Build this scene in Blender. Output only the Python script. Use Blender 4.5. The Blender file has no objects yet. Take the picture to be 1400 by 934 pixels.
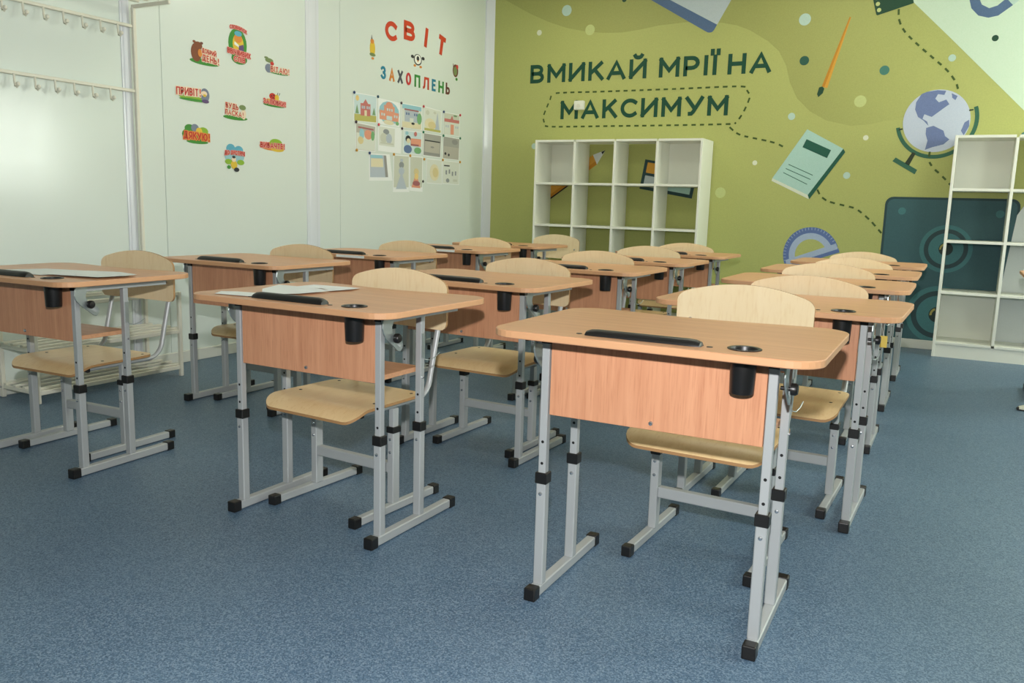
import bpy, bmesh, math, random
from mathutils import Vector, Matrix
random.seed(7)
S = bpy.context.scene
C = S.collection

# ------------------------------------------------------------------ camera
YAW, PITCH, ROLL, CAMH, FPX = -0.48835, -0.16161, 0.0294, 1.0631, 1142.07
cy_, sy_, cp_, sp_ = math.cos(YAW), math.sin(YAW), math.cos(PITCH), math.sin(PITCH)
fwd = Vector((sy_ * cp_, cy_ * cp_, sp_)); r0 = Vector((cy_, -sy_, 0)); u0 = r0.cross(fwd)
cr, sr = math.cos(ROLL), math.sin(ROLL)
right = cr * r0 + sr * u0; up = -sr * r0 + cr * u0
cam = bpy.data.cameras.new('camera'); cam.sensor_width = 36; cam.lens = 36 * FPX / 1400
cam.clip_start = 0.05
co = bpy.data.objects.new('camera', cam); C.objects.link(co)
m = Matrix((right, up, -fwd)).transposed().to_4x4(); m.translation = (0, 0, CAMH); co.matrix_world = m
S.camera = co

# ------------------------------------------------------------------ world, lights, exposure
S.view_settings.view_transform = 'Standard'; S.view_settings.look = 'None'
S.view_settings.gamma = 1.0; S.view_settings.use_curve_mapping = False
S.view_settings.exposure = 0.08
w = bpy.data.worlds.new('sky'); S.world = w; w.use_nodes = True
bg = w.node_tree.nodes['Background']; bg.inputs[0].default_value = (0.90, 1.0, 0.96, 1); bg.inputs[1].default_value = 2.0

def lamp(name, kind, loc, energy, color, **kw):
    l = bpy.data.lights.new(name, kind); l.energy = energy; l.color = color
    for k, v in kw.items(): setattr(l, k, v)
    o = bpy.data.objects.new(name, l); C.objects.link(o); o.location = loc
    return o
# the photographer's flash gun, just above the lens
fl = lamp('flash_gun', 'SPOT', (0.0, -0.03, 1.35), 265, (0.98, 0.97, 0.97), spot_size=math.radians(105), spot_blend=0.55, shadow_soft_size=0.03)
fl.rotation_euler = (-fwd).to_track_quat('Z', 'Y').to_euler()
# daylight through the windows of the right wall
WIN = [(2.6, 4.2), (6.15, 7.42)]
for a, b in WIN:
    d = lamp('window_daylight', 'AREA', (2.44, (a + b) / 2, 1.7), 72, (0.94, 1.0, 0.90), shape='RECTANGLE', size=b - a, size_y=1.3)
    d.rotation_euler = (math.pi / 2, 0, math.pi / 2)

# ------------------------------------------------------------------ materials
def s2l(c):
    return tuple(((v / 255) / 12.92 if v / 255 <= .04045 else ((v / 255 + .055) / 1.055) ** 2.4) for v in c) + (1,)
MATS = {}
def mat(name, col, rough=.5, metal=0., spec=.5, emit=None, coat=0.):
    if name in MATS: return MATS[name]
    m = bpy.data.materials.new(name); m.use_nodes = True
    b = m.node_tree.nodes['Principled BSDF']
    b.inputs['Base Color'].default_value = s2l(col); b.inputs['Roughness'].default_value = rough
    b.inputs['Metallic'].default_value = metal; b.inputs['Specular IOR Level'].default_value = spec
    b.inputs['Coat Weight'].default_value = coat
    if emit:
        b.inputs['Emission Color'].default_value = s2l(col); b.inputs['Emission Strength'].default_value = emit
    # a trace of unevenness so that no surface is perfectly flat in tone
    nt = m.node_tree; t = nt.nodes.new('ShaderNodeTexCoord'); n = nt.nodes.new('ShaderNodeTexNoise')
    n.inputs['Scale'].default_value = 9; n.inputs['Detail'].default_value = 3
    nt.links.new(t.outputs['Object'], n.inputs['Vector'])
    mr = nt.nodes.new('ShaderNodeMapRange'); mr.inputs['To Min'].default_value = rough - .05; mr.inputs['To Max'].default_value = rough + .05
    nt.links.new(n.outputs['Fac'], mr.inputs['Value']); nt.links.new(mr.outputs['Result'], b.inputs['Roughness'])
    MATS[name] = m; return m

def wood(name, c1, c2, c3, stretch, rough=.38, fig=1.0):
    m = bpy.data.materials.new(name); m.use_nodes = True; nt = m.node_tree; L = nt.links
    b = nt.nodes['Principled BSDF']; b.inputs['Roughness'].default_value = rough
    tc = nt.nodes.new('ShaderNodeTexCoord'); oi = nt.nodes.new('ShaderNodeObjectInfo')
    add = nt.nodes.new('ShaderNodeVectorMath'); add.operation = 'MULTIPLY_ADD'
    cmb = nt.nodes.new('ShaderNodeCombineXYZ')
    for i in range(3): L.new(oi.outputs['Random'], cmb.inputs[i])
    L.new(cmb.outputs[0], add.inputs[0]); add.inputs[1].default_value = (7, 11, 5); L.new(tc.outputs['Object'], add.inputs[2])
    mp = nt.nodes.new('ShaderNodeMapping'); mp.inputs['Scale'].default_value = stretch; L.new(add.outputs[0], mp.inputs['Vector'])
    n1 = nt.nodes.new('ShaderNodeTexNoise'); n1.inputs['Scale'].default_value = 1.0; n1.inputs['Detail'].default_value = 6; n1.inputs['Distortion'].default_value = .35
    L.new(mp.outputs[0], n1.inputs['Vector'])
    n2 = nt.nodes.new('ShaderNodeTexNoise'); n2.inputs['Scale'].default_value = 5.0; n2.inputs['Detail'].default_value = 4
    L.new(mp.outputs[0], n2.inputs['Vector'])
    r1 = nt.nodes.new('ShaderNodeValToRGB'); e = r1.color_ramp.elements
    e[0].position = .5 - .18 / fig; e[0].color = s2l(c1); e[1].position = .5 + .2 / fig; e[1].color = s2l(c2)
    L.new(n1.outputs['Fac'], r1.inputs[0])
    mx = nt.nodes.new('ShaderNodeMix'); mx.data_type = 'RGBA'; mx.inputs[7].default_value = s2l(c3)
    r2 = nt.nodes.new('ShaderNodeValToRGB'); r2.color_ramp.elements[0].position = .52; r2.color_ramp.elements[1].position = .75
    r2.color_ramp.elements[1].color = (.55, .55, .55, 1)
    L.new(n2.outputs['Fac'], r2.inputs[0]); L.new(r2.outputs[0], mx.inputs[0]); L.new(r1.outputs[0], mx.inputs[6]); L.new(mx.outputs[2], b.inputs['Base Color'])
    MATS[name] = m; return m

wood('laminate_lengthwise', (205, 151, 112), (219, 166, 126), (189, 131, 92), (2.2, 46, 46))
wood('laminate_upright', (200, 141, 106), (216, 158, 121), (176, 113, 80), (46, 46, 2.2))
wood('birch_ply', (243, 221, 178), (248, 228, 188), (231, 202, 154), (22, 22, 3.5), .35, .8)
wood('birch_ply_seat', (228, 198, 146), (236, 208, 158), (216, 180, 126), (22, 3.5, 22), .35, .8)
mat('ply_edge', (168, 128, 84), .55)
mat('edge_band', (206, 156, 114), .45)
mat('grey_steel', (174, 178, 178), .38, .15)
mat('zinc', (176, 186, 184), .3, .7)
mat('chrome', (200, 202, 205), .22, .9)
mat('black_plastic', (24, 23, 22), .38)
mat('black_hole', (8, 8, 8), .7)
mat('white_board', (236, 238, 226), .45)
mat('white_paint', (226, 224, 208), .35)
mat('wall_white', (221, 230, 223), .16)
mat('trim_white', (224, 228, 234), .18)
mat('baseboard_white', (214, 216, 206), .4)
mat('ceiling_white', (225, 226, 222), .8)
mat('paper', (236, 240, 238), .8)
mat('led', (255, 252, 230), .5, emit=9.5)
mat('led_off', (236, 236, 228), .4)
mat('dark_joint', (120, 128, 120), .7)

gm = mat('glass', (255, 255, 255), .02); gb = gm.node_tree.nodes['Principled BSDF']
gt = gm.node_tree.nodes.new('ShaderNodeBsdfTransparent'); gmx = gm.node_tree.nodes.new('ShaderNodeMixShader'); gmx.inputs[0].default_value = .08
gm.node_tree.links.new(gt.outputs[0], gmx.inputs[1]); gm.node_tree.links.new(gb.outputs[0], gmx.inputs[2]); gm.node_tree.links.new(gmx.outputs[0], gm.node_tree.nodes['Material Output'].inputs[0])
# floor: blue speckled linoleum
def floor_mat():
    m = bpy.data.materials.new('speckled_linoleum'); m.use_nodes = True; nt = m.node_tree; L = nt.links
    b = nt.nodes['Principled BSDF']; tc = nt.nodes.new('ShaderNodeTexCoord')
    n = nt.nodes.new('ShaderNodeTexVoronoi'); n.inputs['Scale'].default_value = 300; n.inputs['Randomness'].default_value = 1.0
    L.new(tc.outputs['Object'], n.inputs['Vector'])
    sp = nt.nodes.new('ShaderNodeSeparateColor'); L.new(n.outputs['Color'], sp.inputs[0])
    r = nt.nodes.new('ShaderNodeValToRGB'); e = r.color_ramp.elements
    e[0].position = .0; e[0].color = s2l((66, 93, 117)); e[1].position = 1.0; e[1].color = s2l((126, 149, 168))
    x = r.color_ramp.elements.new(.48); x.color = s2l((92, 119, 143))
    L.new(sp.outputs[0], r.inputs[0])
    n2 = nt.nodes.new('ShaderNodeTexNoise'); n2.inputs['Scale'].default_value = 1.6; n2.inputs['Detail'].default_value = 4
    L.new(tc.outputs['Object'], n2.inputs['Vector'])
    mx = nt.nodes.new('ShaderNodeMix'); mx.data_type = 'RGBA'; mx.blend_type = 'MULTIPLY'; mx.inputs[0].default_value = .25
    L.new(r.outputs[0], mx.inputs[6]); L.new(n2.outputs['Color'], mx.inputs[7])
    g = nt.nodes.new('ShaderNodeRGBToBW'); L.new(n2.outputs['Color'], g.inputs[0]); L.new(g.outputs[0], mx.inputs[7])
    L.new(mx.outputs[2], b.inputs['Base Color'])
    b.inputs['Roughness'].default_value = .42; b.inputs['Specular IOR Level'].default_value = .35
    MATS['floor'] = m
floor_mat()
# printed wall covering with a fine woven grain
def vinyl(name, col, col2=None, x0=0, x1=1):
    m = bpy.data.materials.new(name); m.use_nodes = True; nt = m.node_tree; L = nt.links
    b = nt.nodes['Principled BSDF']; b.inputs['Roughness'].default_value = .55; b.inputs['Specular IOR Level'].default_value = .3
    tc = nt.nodes.new('ShaderNodeTexCoord'); n = nt.nodes.new('ShaderNodeTexNoise'); n.inputs['Scale'].default_value = 120; n.inputs['Detail'].default_value = 2
    L.new(tc.outputs['Object'], n.inputs['Vector'])
    mx = nt.nodes.new('ShaderNodeMix'); mx.data_type = 'RGBA'; mx.blend_type = 'OVERLAY'; mx.inputs[0].default_value = .12
    L.new(n.outputs['Fac'], mx.inputs[7])
    if col2:
        sx = nt.nodes.new('ShaderNodeSeparateXYZ'); L.new(tc.outputs['Object'], sx.inputs[0])
        mr = nt.nodes.new('ShaderNodeMapRange'); mr.inputs['From Min'].default_value = x0; mr.inputs['From Max'].default_value = x1
        L.new(sx.outputs[0], mr.inputs['Value'])
        m2 = nt.nodes.new('ShaderNodeMix'); m2.data_type = 'RGBA'; m2.inputs[6].default_value = s2l(col); m2.inputs[7].default_value = s2l(col2)
        L.new(mr.outputs[0], m2.inputs[0]); L.new(m2.outputs[2], mx.inputs[6])
    else: mx.inputs[6].default_value = s2l(col)
    L.new(mx.outputs[2], b.inputs['Base Color'])
    MATS[name] = m; return m
vinyl('mural_green', (180, 185, 112)); vinyl('mural_dark_green', (165, 168, 100), (178, 183, 110), -1.3, -.40)
for k, c in dict(cy=(186, 212, 200), wh=(226, 230, 206), pg=(196, 206, 138), dg=(38, 76, 56), dt=(46, 92, 78), te=(74, 128, 116)).items(): vinyl('print_' + k, c)
for k, c in dict(ink=(28, 76, 58), dash=(70, 92, 44), mint=(206, 226, 204), slate=(88, 112, 146), grey=(190, 202, 206), orange=(216, 160, 62), orange_dark=(196, 134, 40),
                 cover=(176, 212, 202), spine=(36, 92, 76), page=(222, 228, 208), globe=(196, 206, 224), land=(112, 128, 172), ring=(56, 104, 84), stem=(50, 62, 44),
                 prot_blue=(98, 120, 172), prot_light=(170, 186, 212), spk=(62, 98, 104), spk_edge=(44, 72, 76), spk_ring=(50, 74, 78), spk_cone=(72, 124, 128), spk_hub=(38, 56, 54), spk_gold=(170, 160, 90),
                 white=(222, 228, 226), black=(30, 34, 36), gold=(210, 160, 60)).items(): vinyl('print_' + k, c)
def flat(name, col, rough=.45): return mat('c_' + name, col, rough)

# ------------------------------------------------------------------ mesh helpers
class MB:
    def __init__(s): s.v = []; s.f = []; s.mi = []
    def add(s, vs, fs, mi=0):
        o = len(s.v); s.v += [tuple(a) for a in vs]; s.f += [tuple(i + o for i in f) for f in fs]; s.mi += [mi] * len(fs); return s
    def box(s, x0, x1, y0, y1, z0, z1, mi=0):
        return s.add([(x0, y0, z0), (x1, y0, z0), (x1, y1, z0), (x0, y1, z0), (x0, y0, z1), (x1, y0, z1), (x1, y1, z1), (x0, y1, z1)],
                     [(0, 3, 2, 1), (4, 5, 6, 7), (0, 1, 5, 4), (1, 2, 6, 5), (2, 3, 7, 6), (3, 0, 4, 7)], mi)
    def tube(s, pts, r, n=8, rz=None, mi=0):
        pts = [Vector(p) for p in pts]; rings = []
        ref = Vector((1, 0, 0)) if abs((pts[-1] - pts[0]).normalized().x) < .8 else Vector((0, 0, 1))
        for i, p in enumerate(pts):
            a = pts[max(0, i - 1)]; b = pts[min(len(pts) - 1, i + 1)]; t = (b - a).normalized()
            u = (ref - t * ref.dot(t)).normalized(); v = t.cross(u)
            rings.append([p + u * math.cos(2 * math.pi * k / n) * r + v * math.sin(2 * math.pi * k / n) * (rz or r) for k in range(n)])
        vs = [q for g in rings for q in g]; fs = []
        for i in range(len(pts) - 1):
            for k in range(n): fs.append((i * n + k, i * n + (k + 1) % n, (i + 1) * n + (k + 1) % n, (i + 1) * n + k))
        fs += [tuple(range(n))[::-1], tuple((len(pts) - 1) * n + k for k in range(n))]
        return s.add(vs, fs, mi)
    def lathe(s, prof, n=24, o=(0, 0, 0), axis='z', mi=0):
        vs = []; fs = []
        for r, h in prof:
            for k in range(n):
                a = 2 * math.pi * k / n; p = (r * math.cos(a), r * math.sin(a), h)
                if axis == 'x': p = (h, p[0], p[1])
                if axis == 'y': p = (p[0], h, p[1])
                vs.append((p[0] + o[0], p[1] + o[1], p[2] + o[2]))
        for i in range(len(prof) - 1):
            for k in range(n): fs.append((i * n + k, i * n + (k + 1) % n, (i + 1) * n + (k + 1) % n, (i + 1) * n + k))
        fs += [tuple(range(n))[::-1], tuple((len(prof) - 1) * n + k for k in range(n))]
        return s.add(vs, fs, mi)
    def prism(s, pts, axis, a, b, mi=0):
        """polygon pts in the two other axes, extruded along axis from a to b"""
        def P(q, h): return {'x': (h, q[0], q[1]), 'y': (q[0], h, q[1]), 'z': (q[0], q[1], h)}[axis]
        n = len(pts); vs = [P(q, a) for q in pts] + [P(q, b) for q in pts]
        fs = [tuple(range(n))[::-1], tuple(range(n, 2 * n))] + [(i, (i + 1) % n, n + (i + 1) % n, n + i) for i in range(n)]
        return s.add(vs, fs, mi)
    def mesh(s, name, bevel=0, smooth=False, seg=1):
        me = bpy.data.meshes.new(name); me.from_pydata(s.v, [], s.f)
        me.polygons.foreach_set('material_index', s.mi)
        bm = bmesh.new(); bm.from_mesh(me); bmesh.ops.recalc_face_normals(bm, faces=bm.faces)
        if bevel:
            es = [e for e in bm.edges if len(e.link_faces) == 2 and e.calc_face_angle(0) > .6]
            bmesh.ops.bevel(bm, geom=es, offset=bevel, segments=seg, affect='EDGES', profile=.5, clamp_overlap=True)
        bm.to_mesh(me); bm.free()
        if smooth:
            me.polygons.foreach_set('use_smooth', [True] * len(me.polygons)); 
            me.set_sharp_from_angle(angle=math.radians(40))
        return me

def obj(name, me, mats, parent=None, loc=(0, 0, 0), rz=0):
    if isinstance(me, MB): me = me.mesh(name)
    if isinstance(mats, str): mats = [mats]
    if not me.materials:
        for k in mats: me.materials.append(MATS[k])
    o = bpy.data.objects.new(name, me); C.objects.link(o); o.location = loc; o.rotation_euler = (0, 0, rz)
    if parent: o.parent = parent
    return o
def tag(o, label=None, cat=None, group=None, kind=None):
    for k, v in (('label', label), ('category', cat), ('group', group), ('kind', kind)):
        if v: o[k] = v
    return o
def thing(name, label, cat, loc=(0, 0, 0), rz=0, group=None):
    o = bpy.data.objects.new(name, None); o.empty_display_size = .1; C.objects.link(o); o.location = loc; o.rotation_euler = (0, 0, rz)
    return tag(o, label, cat, group)
def struct(name, me, mats, parent=None):
    o = obj(name, me, mats, parent)
    if not parent: o['kind'] = 'structure'
    return o
CACHE = {}
def cached(key, fn):
    if key not in CACHE: CACHE[key] = fn()
    return CACHE[key]
def ellipse(c, rx, ry, n=24, a0=0, a1=2 * math.pi, rot=0):
    full = abs(a1 - a0) > 6.28; k = n if full else n + 1; out = []
    for i in range(k):
        a = a0 + (a1 - a0) * i / n; x, y = rx * math.cos(a), ry * math.sin(a)
        out.append((c[0] + x * math.cos(rot) - y * math.sin(rot), c[1] + x * math.sin(rot) + y * math.cos(rot)))
    return out
def roundrect(x0, x1, y0, y1, r, n=5):
    out = []
    for cx, cy, a in ((x1 - r, y1 - r, 0), (x0 + r, y1 - r, 90), (x0 + r, y0 + r, 180), (x1 - r, y0 + r, 270)):
        for i in range(n + 1):
            t = math.radians(a + 90 * i / n); out.append((cx + r * math.cos(t), cy + r * math.sin(t)))
    return out
# lettering drawn as broad pen strokes: glyph = (width, [polylines]) in a box of height 1
def _arc(cx, cy, rx, ry, a0, a1, n=8): return [(cx + rx * math.cos(math.radians(a0 + (a1 - a0) * i / n)), cy + ry * math.sin(math.radians(a0 + (a1 - a0) * i / n))) for i in range(n + 1)]
GL = {
 'А': (.80, [[(0, 0), (.40, 1), (.80, 0)], [(.14, .30), (.66, .30)]]),
 'Б': (.58, [[(.54, 1), (0, 1), (0, 0)] + _arc(.32, .28, .26, .28, -90, 90) + [(0, .56)]]),
 'В': (.60, [[(0, 0), (0, 1)] + _arc(.30, .76, .25, .24, 90, -90) + [(0, .52)], [(.30, .52)] + _arc(.34, .26, .26, .26, 90, -90) + [(0, 0)]]),
 'Д': (.78, [[(.0, -.14), (0, .04), (.78, .04), (.78, -.14)], [(.12, .04), (.22, 1), (.66, 1), (.66, .04)]]),
 'Е': (.54, [[(.54, 1), (0, 1), (0, 0), (.54, 0)], [(0, .52), (.48, .52)]]),
 'З': (.54, [_arc(.24, .76, .26, .24, 150, -90) + [(.18, .52)], [(.24, .52)] + _arc(.26, .26, .28, .26, 90, -155)]),
 'И': (.70, [[(0, 1), (0, 0)], [(0, .02), (.70, .98)], [(.70, 1), (.70, 0)]]),
 'Й': (.70, [[(0, 1), (0, 0)], [(0, .02), (.70, .98)], [(.70, 1), (.70, 0)], _arc(.35, 1.36, .17, .14, 190, 350)]),
 'І': (.0, [[(0, 0), (0, 1)]]),
 'Ї': (.0, [[(0, 0), (0, 1)], [(-.15, 1.20), (-.15, 1.36)], [(.15, 1.20), (.15, 1.36)]]),
 'К': (.62, [[(0, 0), (0, 1)], [(.58, 1), (.08, .42)], [(.24, .60), (.64, 0)]]),
 'Л': (.66, [[(-.04, .0), (.06, .02), (.14, .16), (.20, 1), (.66, 1), (.66, 0)]]),
 'М': (.84, [[(0, 0), (0, 1)], [(0, .98), (.42, .30), (.84, .98)], [(.84, 1), (.84, 0)]]),
 'Н': (.68, [[(0, 0), (0, 1)], [(.68, 0), (.68, 1)], [(0, .51), (.68, .51)]]),
 'О': (.84, [_arc(.42, .5, .42, .5, 0, 360, 24)]),
 'П': (.66, [[(0, 0), (0, 1), (.66, 1), (.66, 0)]]),
 'Р': (.58, [[(0, 0), (0, 1)] + _arc(.30, .69, .28, .31, 90, -90) + [(0, .38)]]),
 'С': (.72, [_arc(.42, .5, .42, .5, 48, 312, 20)]),
 'Т': (.68, [[(0, 1), (.68, 1)], [(.34, 1), (.34, 0)]]),
 'У': (.74, [[(0, 1), (.40, .34)], [(.74, 1), (.34, .16), (.24, .03), (.06, .02)]]),
 'Х': (.70, [[(0, 0), (.70, 1)], [(0, 1), (.70, 0)]]),
 'Ч': (.60, [[(0, 1), (0, .62), (.10, .44), (.34, .40), (.60, .48)], [(.60, 1), (.60, 0)]]),
 'Ь': (.58, [[(0, 1), (0, 0)] + _arc(.32, .28, .26, .28, -90, 90) + [(0, .56)]]),
 'Ю': (1.0, [[(0, 0), (0, 1)], [(0, .5), (.28, .5)], _arc(.64, .5, .36, .5, 0, 360, 24)]),
 'Я': (.58, [[(.58, 0), (.58, 1)] + _arc(.28, .69, .28, .31, 90, 270) + [(.58, .38)], [(.34, .38), (0, 0)]]),
 '!': (.16, [[(.16, 1), (.16, .50)], [(.16, .0), (.16, .05)]]), ' ': (.18, [])}
def stroke_text(txt, x0, x1, z0, z1, tk, gap=.36):
    """broad strokes of txt fitted to a box (cap height z0..z1, ink x0..x1), as quads in 2D: (verts, faces)"""
    runs = []; cx = 0
    for ch in txt:
        w_, pl = GL[ch]; runs += [[(cx + a, b) for a, b in q] for q in pl]; cx += w_ + gap
    cx -= gap; h = z1 - z0; t = tk * h; vs = []; fs = []
    sx = (x1 - x0 - t) / cx if cx > .01 else 0; ox = x0 + t / 2 if cx > .01 else (x0 + x1) / 2
    for rn, q in enumerate(runs):
        closed = math.hypot(q[0][0] - q[-1][0], q[0][1] - q[-1][1]) < 1e-6
        P = []
        for a, b in q:
            v = Vector((ox + a * sx if cx > .01 else ox + a * h, z0 + t / 2 + b * (h - t)))
            if not P or (v - P[-1]).length > 1e-6: P.append(v)
        n = len(P)
        # square ends reach the full cap height
        if not closed:
            for e, d in ((0, 1), (n - 1, n - 2)):
                dr = (P[e] - P[d]).normalized()
                if abs(dr.y) > .35: P[e] = P[e] + dr * (t / 2)
        k0 = len(vs)
        for i in range(n):
            a = (P[i] - P[i - 1]).normalized() if i > 0 else ((P[0] - P[n - 2]).normalized() if closed else (P[1] - P[0]).normalized())
            c = (P[i + 1] - P[i]).normalized() if i < n - 1 else ((P[1] - P[0]).normalized() if closed else a)
            na, nc = Vector((-a.y, a.x)), Vector((-c.y, c.x)); m_ = na + nc
            m_ = m_.normalized() if m_.length > .05 else na
            k = min(1.45, 1 / max(.3, m_.dot(na)))
            vs += [(*(P[i] + m_ * t / 2 * k), rn), (*(P[i] - m_ * t / 2 * k), rn)]
        fs += [(k0 + 2 * i, k0 + 2 * i + 1, k0 + 2 * i + 3, k0 + 2 * i + 2) for i in range(n - 1)]
    return vs, fs

# ------------------------------------------------------------------ the room
YB, XL, XR, YF, HC = 7.54, -4.36, 2.3, -2.6, 3.2
struct('floor', MB().box(XL - .2, XR + .2, YF - .2, YB + .2, -.1, 0), 'floor')
struct('ceiling', MB().box(XL - .2, XR + .2, YF - .2, YB + .2, HC, HC + .1), 'ceiling_white')
wb = struct('wall_back', MB().box(XL - .1, XR + .2, YB, YB + .12, 0, HC), 'mural_green')
struct('wall_front', MB().box(XL - .1, XR + .2, YF - .12, YF, 0, HC), 'wall_white')
wl = struct('wall_left', MB().box(XL - .12, XL - .012, YF, YB, 0, HC), 'dark_joint')
joints = [YF, -1.2, .4, 1.75, 3.355, 3.6, 4.935, 5.25, YB]
for a, b in zip(joints, joints[1:]):
    obj('wall_panel', MB().box(XL - .012, XL, a + .0015, b - .0015, 0, HC).mesh('wall_panel', .001), 'wall_white', wl)
# right wall with window openings
wr = MB(); ys = [YF] + [q for a, b in WIN for q in (a, b)] + [YB]
for i in range(0, len(ys), 2): wr.box(XR, XR + .12, ys[i], ys[i + 1], 0, HC)
for a, b in WIN: wr.box(XR, XR + .12, a, b, 0, 1.05); wr.box(XR, XR + .12, a, b, 2.35, HC)
struct('wall_right', wr, 'wall_white')
for i, (a, b) in enumerate(WIN):
    f = MB()
    for y0, y1 in ((a, a + .06), (b - .06, b), ((a + b) / 2 - .04, (a + b) / 2 + .04)): f.box(XR + .03, XR + .09, y0, y1, 1.05, 2.35)
    f.box(XR + .03, XR + .09, a, b, 1.05, 1.11); f.box(XR + .03, XR + .09, a, b, 2.29, 2.35)
    wo = struct('window_%d' % (i + 1), f, 'white_paint')
    for y0, y1 in ((a + .06, (a + b) / 2 - .04), ((a + b) / 2 + .04, b - .06)): obj('pane', MB().box(XR + .058, XR + .062, y0, y1, 1.11, 2.29), 'glass', wo)
    obj('window_sill', MB().box(XR - .15, XR + .03, a - .05, b + .05, 1.02, 1.05).mesh('window_sill', .004), 'white_paint', wo)
# trims
def trim(n, y0, y1, x=XL, proud=.006):
    h = (y1 - y0) / 2; c = (y0 + y1) / 2
    pr = [(x, y0)] + [(x + .005, y0), (x + .006, y0 + h * .35)] + [(x + .006 + proud * math.cos(t), c + h * .6 * math.sin(t)) for t in [(-math.pi / 2 + math.pi * i / 10) for i in range(11)]] + [(x + .006, y1 - h * .35), (x + .005, y1), (x, y1)]
    struct('trim_%d' % n, MB().prism(pr, 'z', .0, HC).mesh('trim', 0, True), 'trim_white')
trim(1, 3.325, 3.385); trim(2, 4.865, 5.005); trim(3, 1.72, 1.78)
struct('trim_4', MB().prism([(XL, YB), (XL, YB - .085), (XL + .012, YB - .085), (XL + .035, YB - .05), (XL + .05, YB - .02), (XL + .06, YB)], 'z', 0, HC).mesh('trim', 0, True), 'trim_white')
struct('baseboard_left', MB().box(XL, XL + .014, YF, YB, 0, .075).mesh('baseboard', .004), 'baseboard_white')
struct('baseboard_back', MB().box(XL, XR, YB - .012, YB, 0, .075).mesh('baseboard', .004), 'baseboard_white')
struct('baseboard_right', MB().box(XR - .014, XR, YF, YB, 0, .075).mesh('baseboard', .004), 'baseboard_white')
# ceiling lights
for i, x in enumerate((-3.2, -1.2, .9)):
    for j, y in enumerate((-1.2, 1.6, 4.2, 6.4)):
        t = thing('ceiling_light', 'square ceiling light panel, %s from the mural wall, %s from the coat-rack wall' % (('fourth', 'third', 'second', 'first')[j], ('first', 'second', 'third')[i]), 'ceiling light', (x, y, HC - .02), 0, 'ceiling light panels')
        obj('diffuser', cached(('led', j > 1), lambda: MB().box(-.28, .28, -.28, .28, -.004, .005).mesh('diffuser')), 'led' if j > 1 else 'led_off', t)
        fr = cached('ledf', lambda: (lambda b: [b.box(-.3, .3, -.3, -.28, -.008, .02), b.box(-.3, .3, .28, .3, -.008, .02), b.box(-.3, -.28, -.28, .28, -.008, .02), b.box(.28, .3, -.28, .28, -.008, .02), b][-1])(MB()).mesh('frame'))
        obj('frame', fr, 'white_paint', t)

# ------------------------------------------------------------------ printed mural on the back wall
lay = [0]
def pr(name, pts, matn, layer):
    me = MB().add([(x, YB - .0006 * layer, z) for x, z in pts], [tuple(range(len(pts)))])
    bm = bmesh.new(); mm = me.mesh(name); bm.from_mesh(mm)
    for f in bm.faces:
        if f.normal.y > 0: f.normal_flip()
    bm.to_mesh(mm); bm.free()
    return obj(name, mm, matn, wb)
wave = [(-4.3, 3.195), (-4.3,3.11), (-4.1, 3.0), (-3.911, 2.898), (-3.711, 2.808), (-3.515, 2.739), (-3.325, 2.695), (-3.139, 2.669), (-2.958, 2.66), (-2.782, 2.674), (-2.61, 2.697), (-2.358, 2.707), (-2.2, 2.70), (-2.031, 2.679), (-1.9, 2.648), (-1.79, 2.602), (-1.63, 2.502), (-1.532, 2.414), (-1.463, 2.292), (-1.422, 2.156), (-1.351, 2.02), (-1.239, 1.912), (-1.102, 1.835), (-0.912, 1.79), (-0.76, 1.799), (-0.653, 1.825), (-0.545, 1.83), (-0.446, 1.906), (-0.332, 2.07), (-0.217, 2.203), (-0.241, 2.436), (-1.0, 3.195)]
pr('mural_dark_wave', wave, 'mural_dark_green', 1)
pr('mural_pale_corner', [(-1.0, 3.195), (-0.241, 2.436), (0.306, 1.88), (0.951, 1.234), (3.19, 1.0), (3.19, 3.195)], 'print_mint', 2)
for (x, z, r), c in [((-3.522, 2.897, 0.05), 'cy'), ((-3.805, 2.715, 0.026), 'wh'), ((-3.275, 2.705, 0.048), 'pg'), ((-2.947, 2.947, 0.022), 'dg'), ((-1.341, 2.656, 0.048), 'cy'), ((-1.319, 2.326, 0.038), 'dt'), ((-0.693, 2.219, 0.037), 'te'), ((-0.853, 1.983, 0.047), 'pg'), ((-1.386, 1.875, 0.03), 'cy'), ((-0.785, 1.692, 0.021), 'wh'), ((-0.217, 2.289, 0.027), 'cy'), ((0.06, 2.418, 0.023), 'dg'), ((0.332, 1.695, 0.028), 'te'), ((-0.905, 1.388, 0.028), 'cy'), ((-1.947, 1.228, 0.047), 'pg'), ((-1.664, 1.489, 0.021), 'wh'), ((-3.821, 1.645, 0.029), 'cy')]:
    pr('mural_dot', ellipse((x, z), r, r), 'print_' + c, 3)
def wall_text(txt, x0, x1, z0, z1):
    for n, (a, b) in enumerate(zip(*letters_split(txt, x0, x1))):
        vs, fs = stroke_text(txt[n], a, b, z0, z1, .205)
        b_ = MB().add([(x, YB - .0024 - .00012 * k, z) for x, z, k in vs], fs).mesh('mural_letter')
        bm = bmesh.new(); bm.from_mesh(b_)
        for f in bm.faces:
            if f.normal.y > 0: f.normal_flip()
        bm.to_mesh(b_); bm.free(); obj('mural_letter', b_, 'print_ink', wb)
def letters_split(txt, x0, x1, t=.034, gap=.036, h=.139):
    """start and end of each letter's ink between x0 and x1"""
    nat = [GL[c][0] * h + t for c in txt]; sc = (x1 - x0 - gap * (len(txt) - 1)) / sum(nat); a = []; b = []; x = x0
    for w_ in nat: a.append(x); b.append(x + w_ * sc); x += w_ * sc + gap
    return a, b
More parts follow.
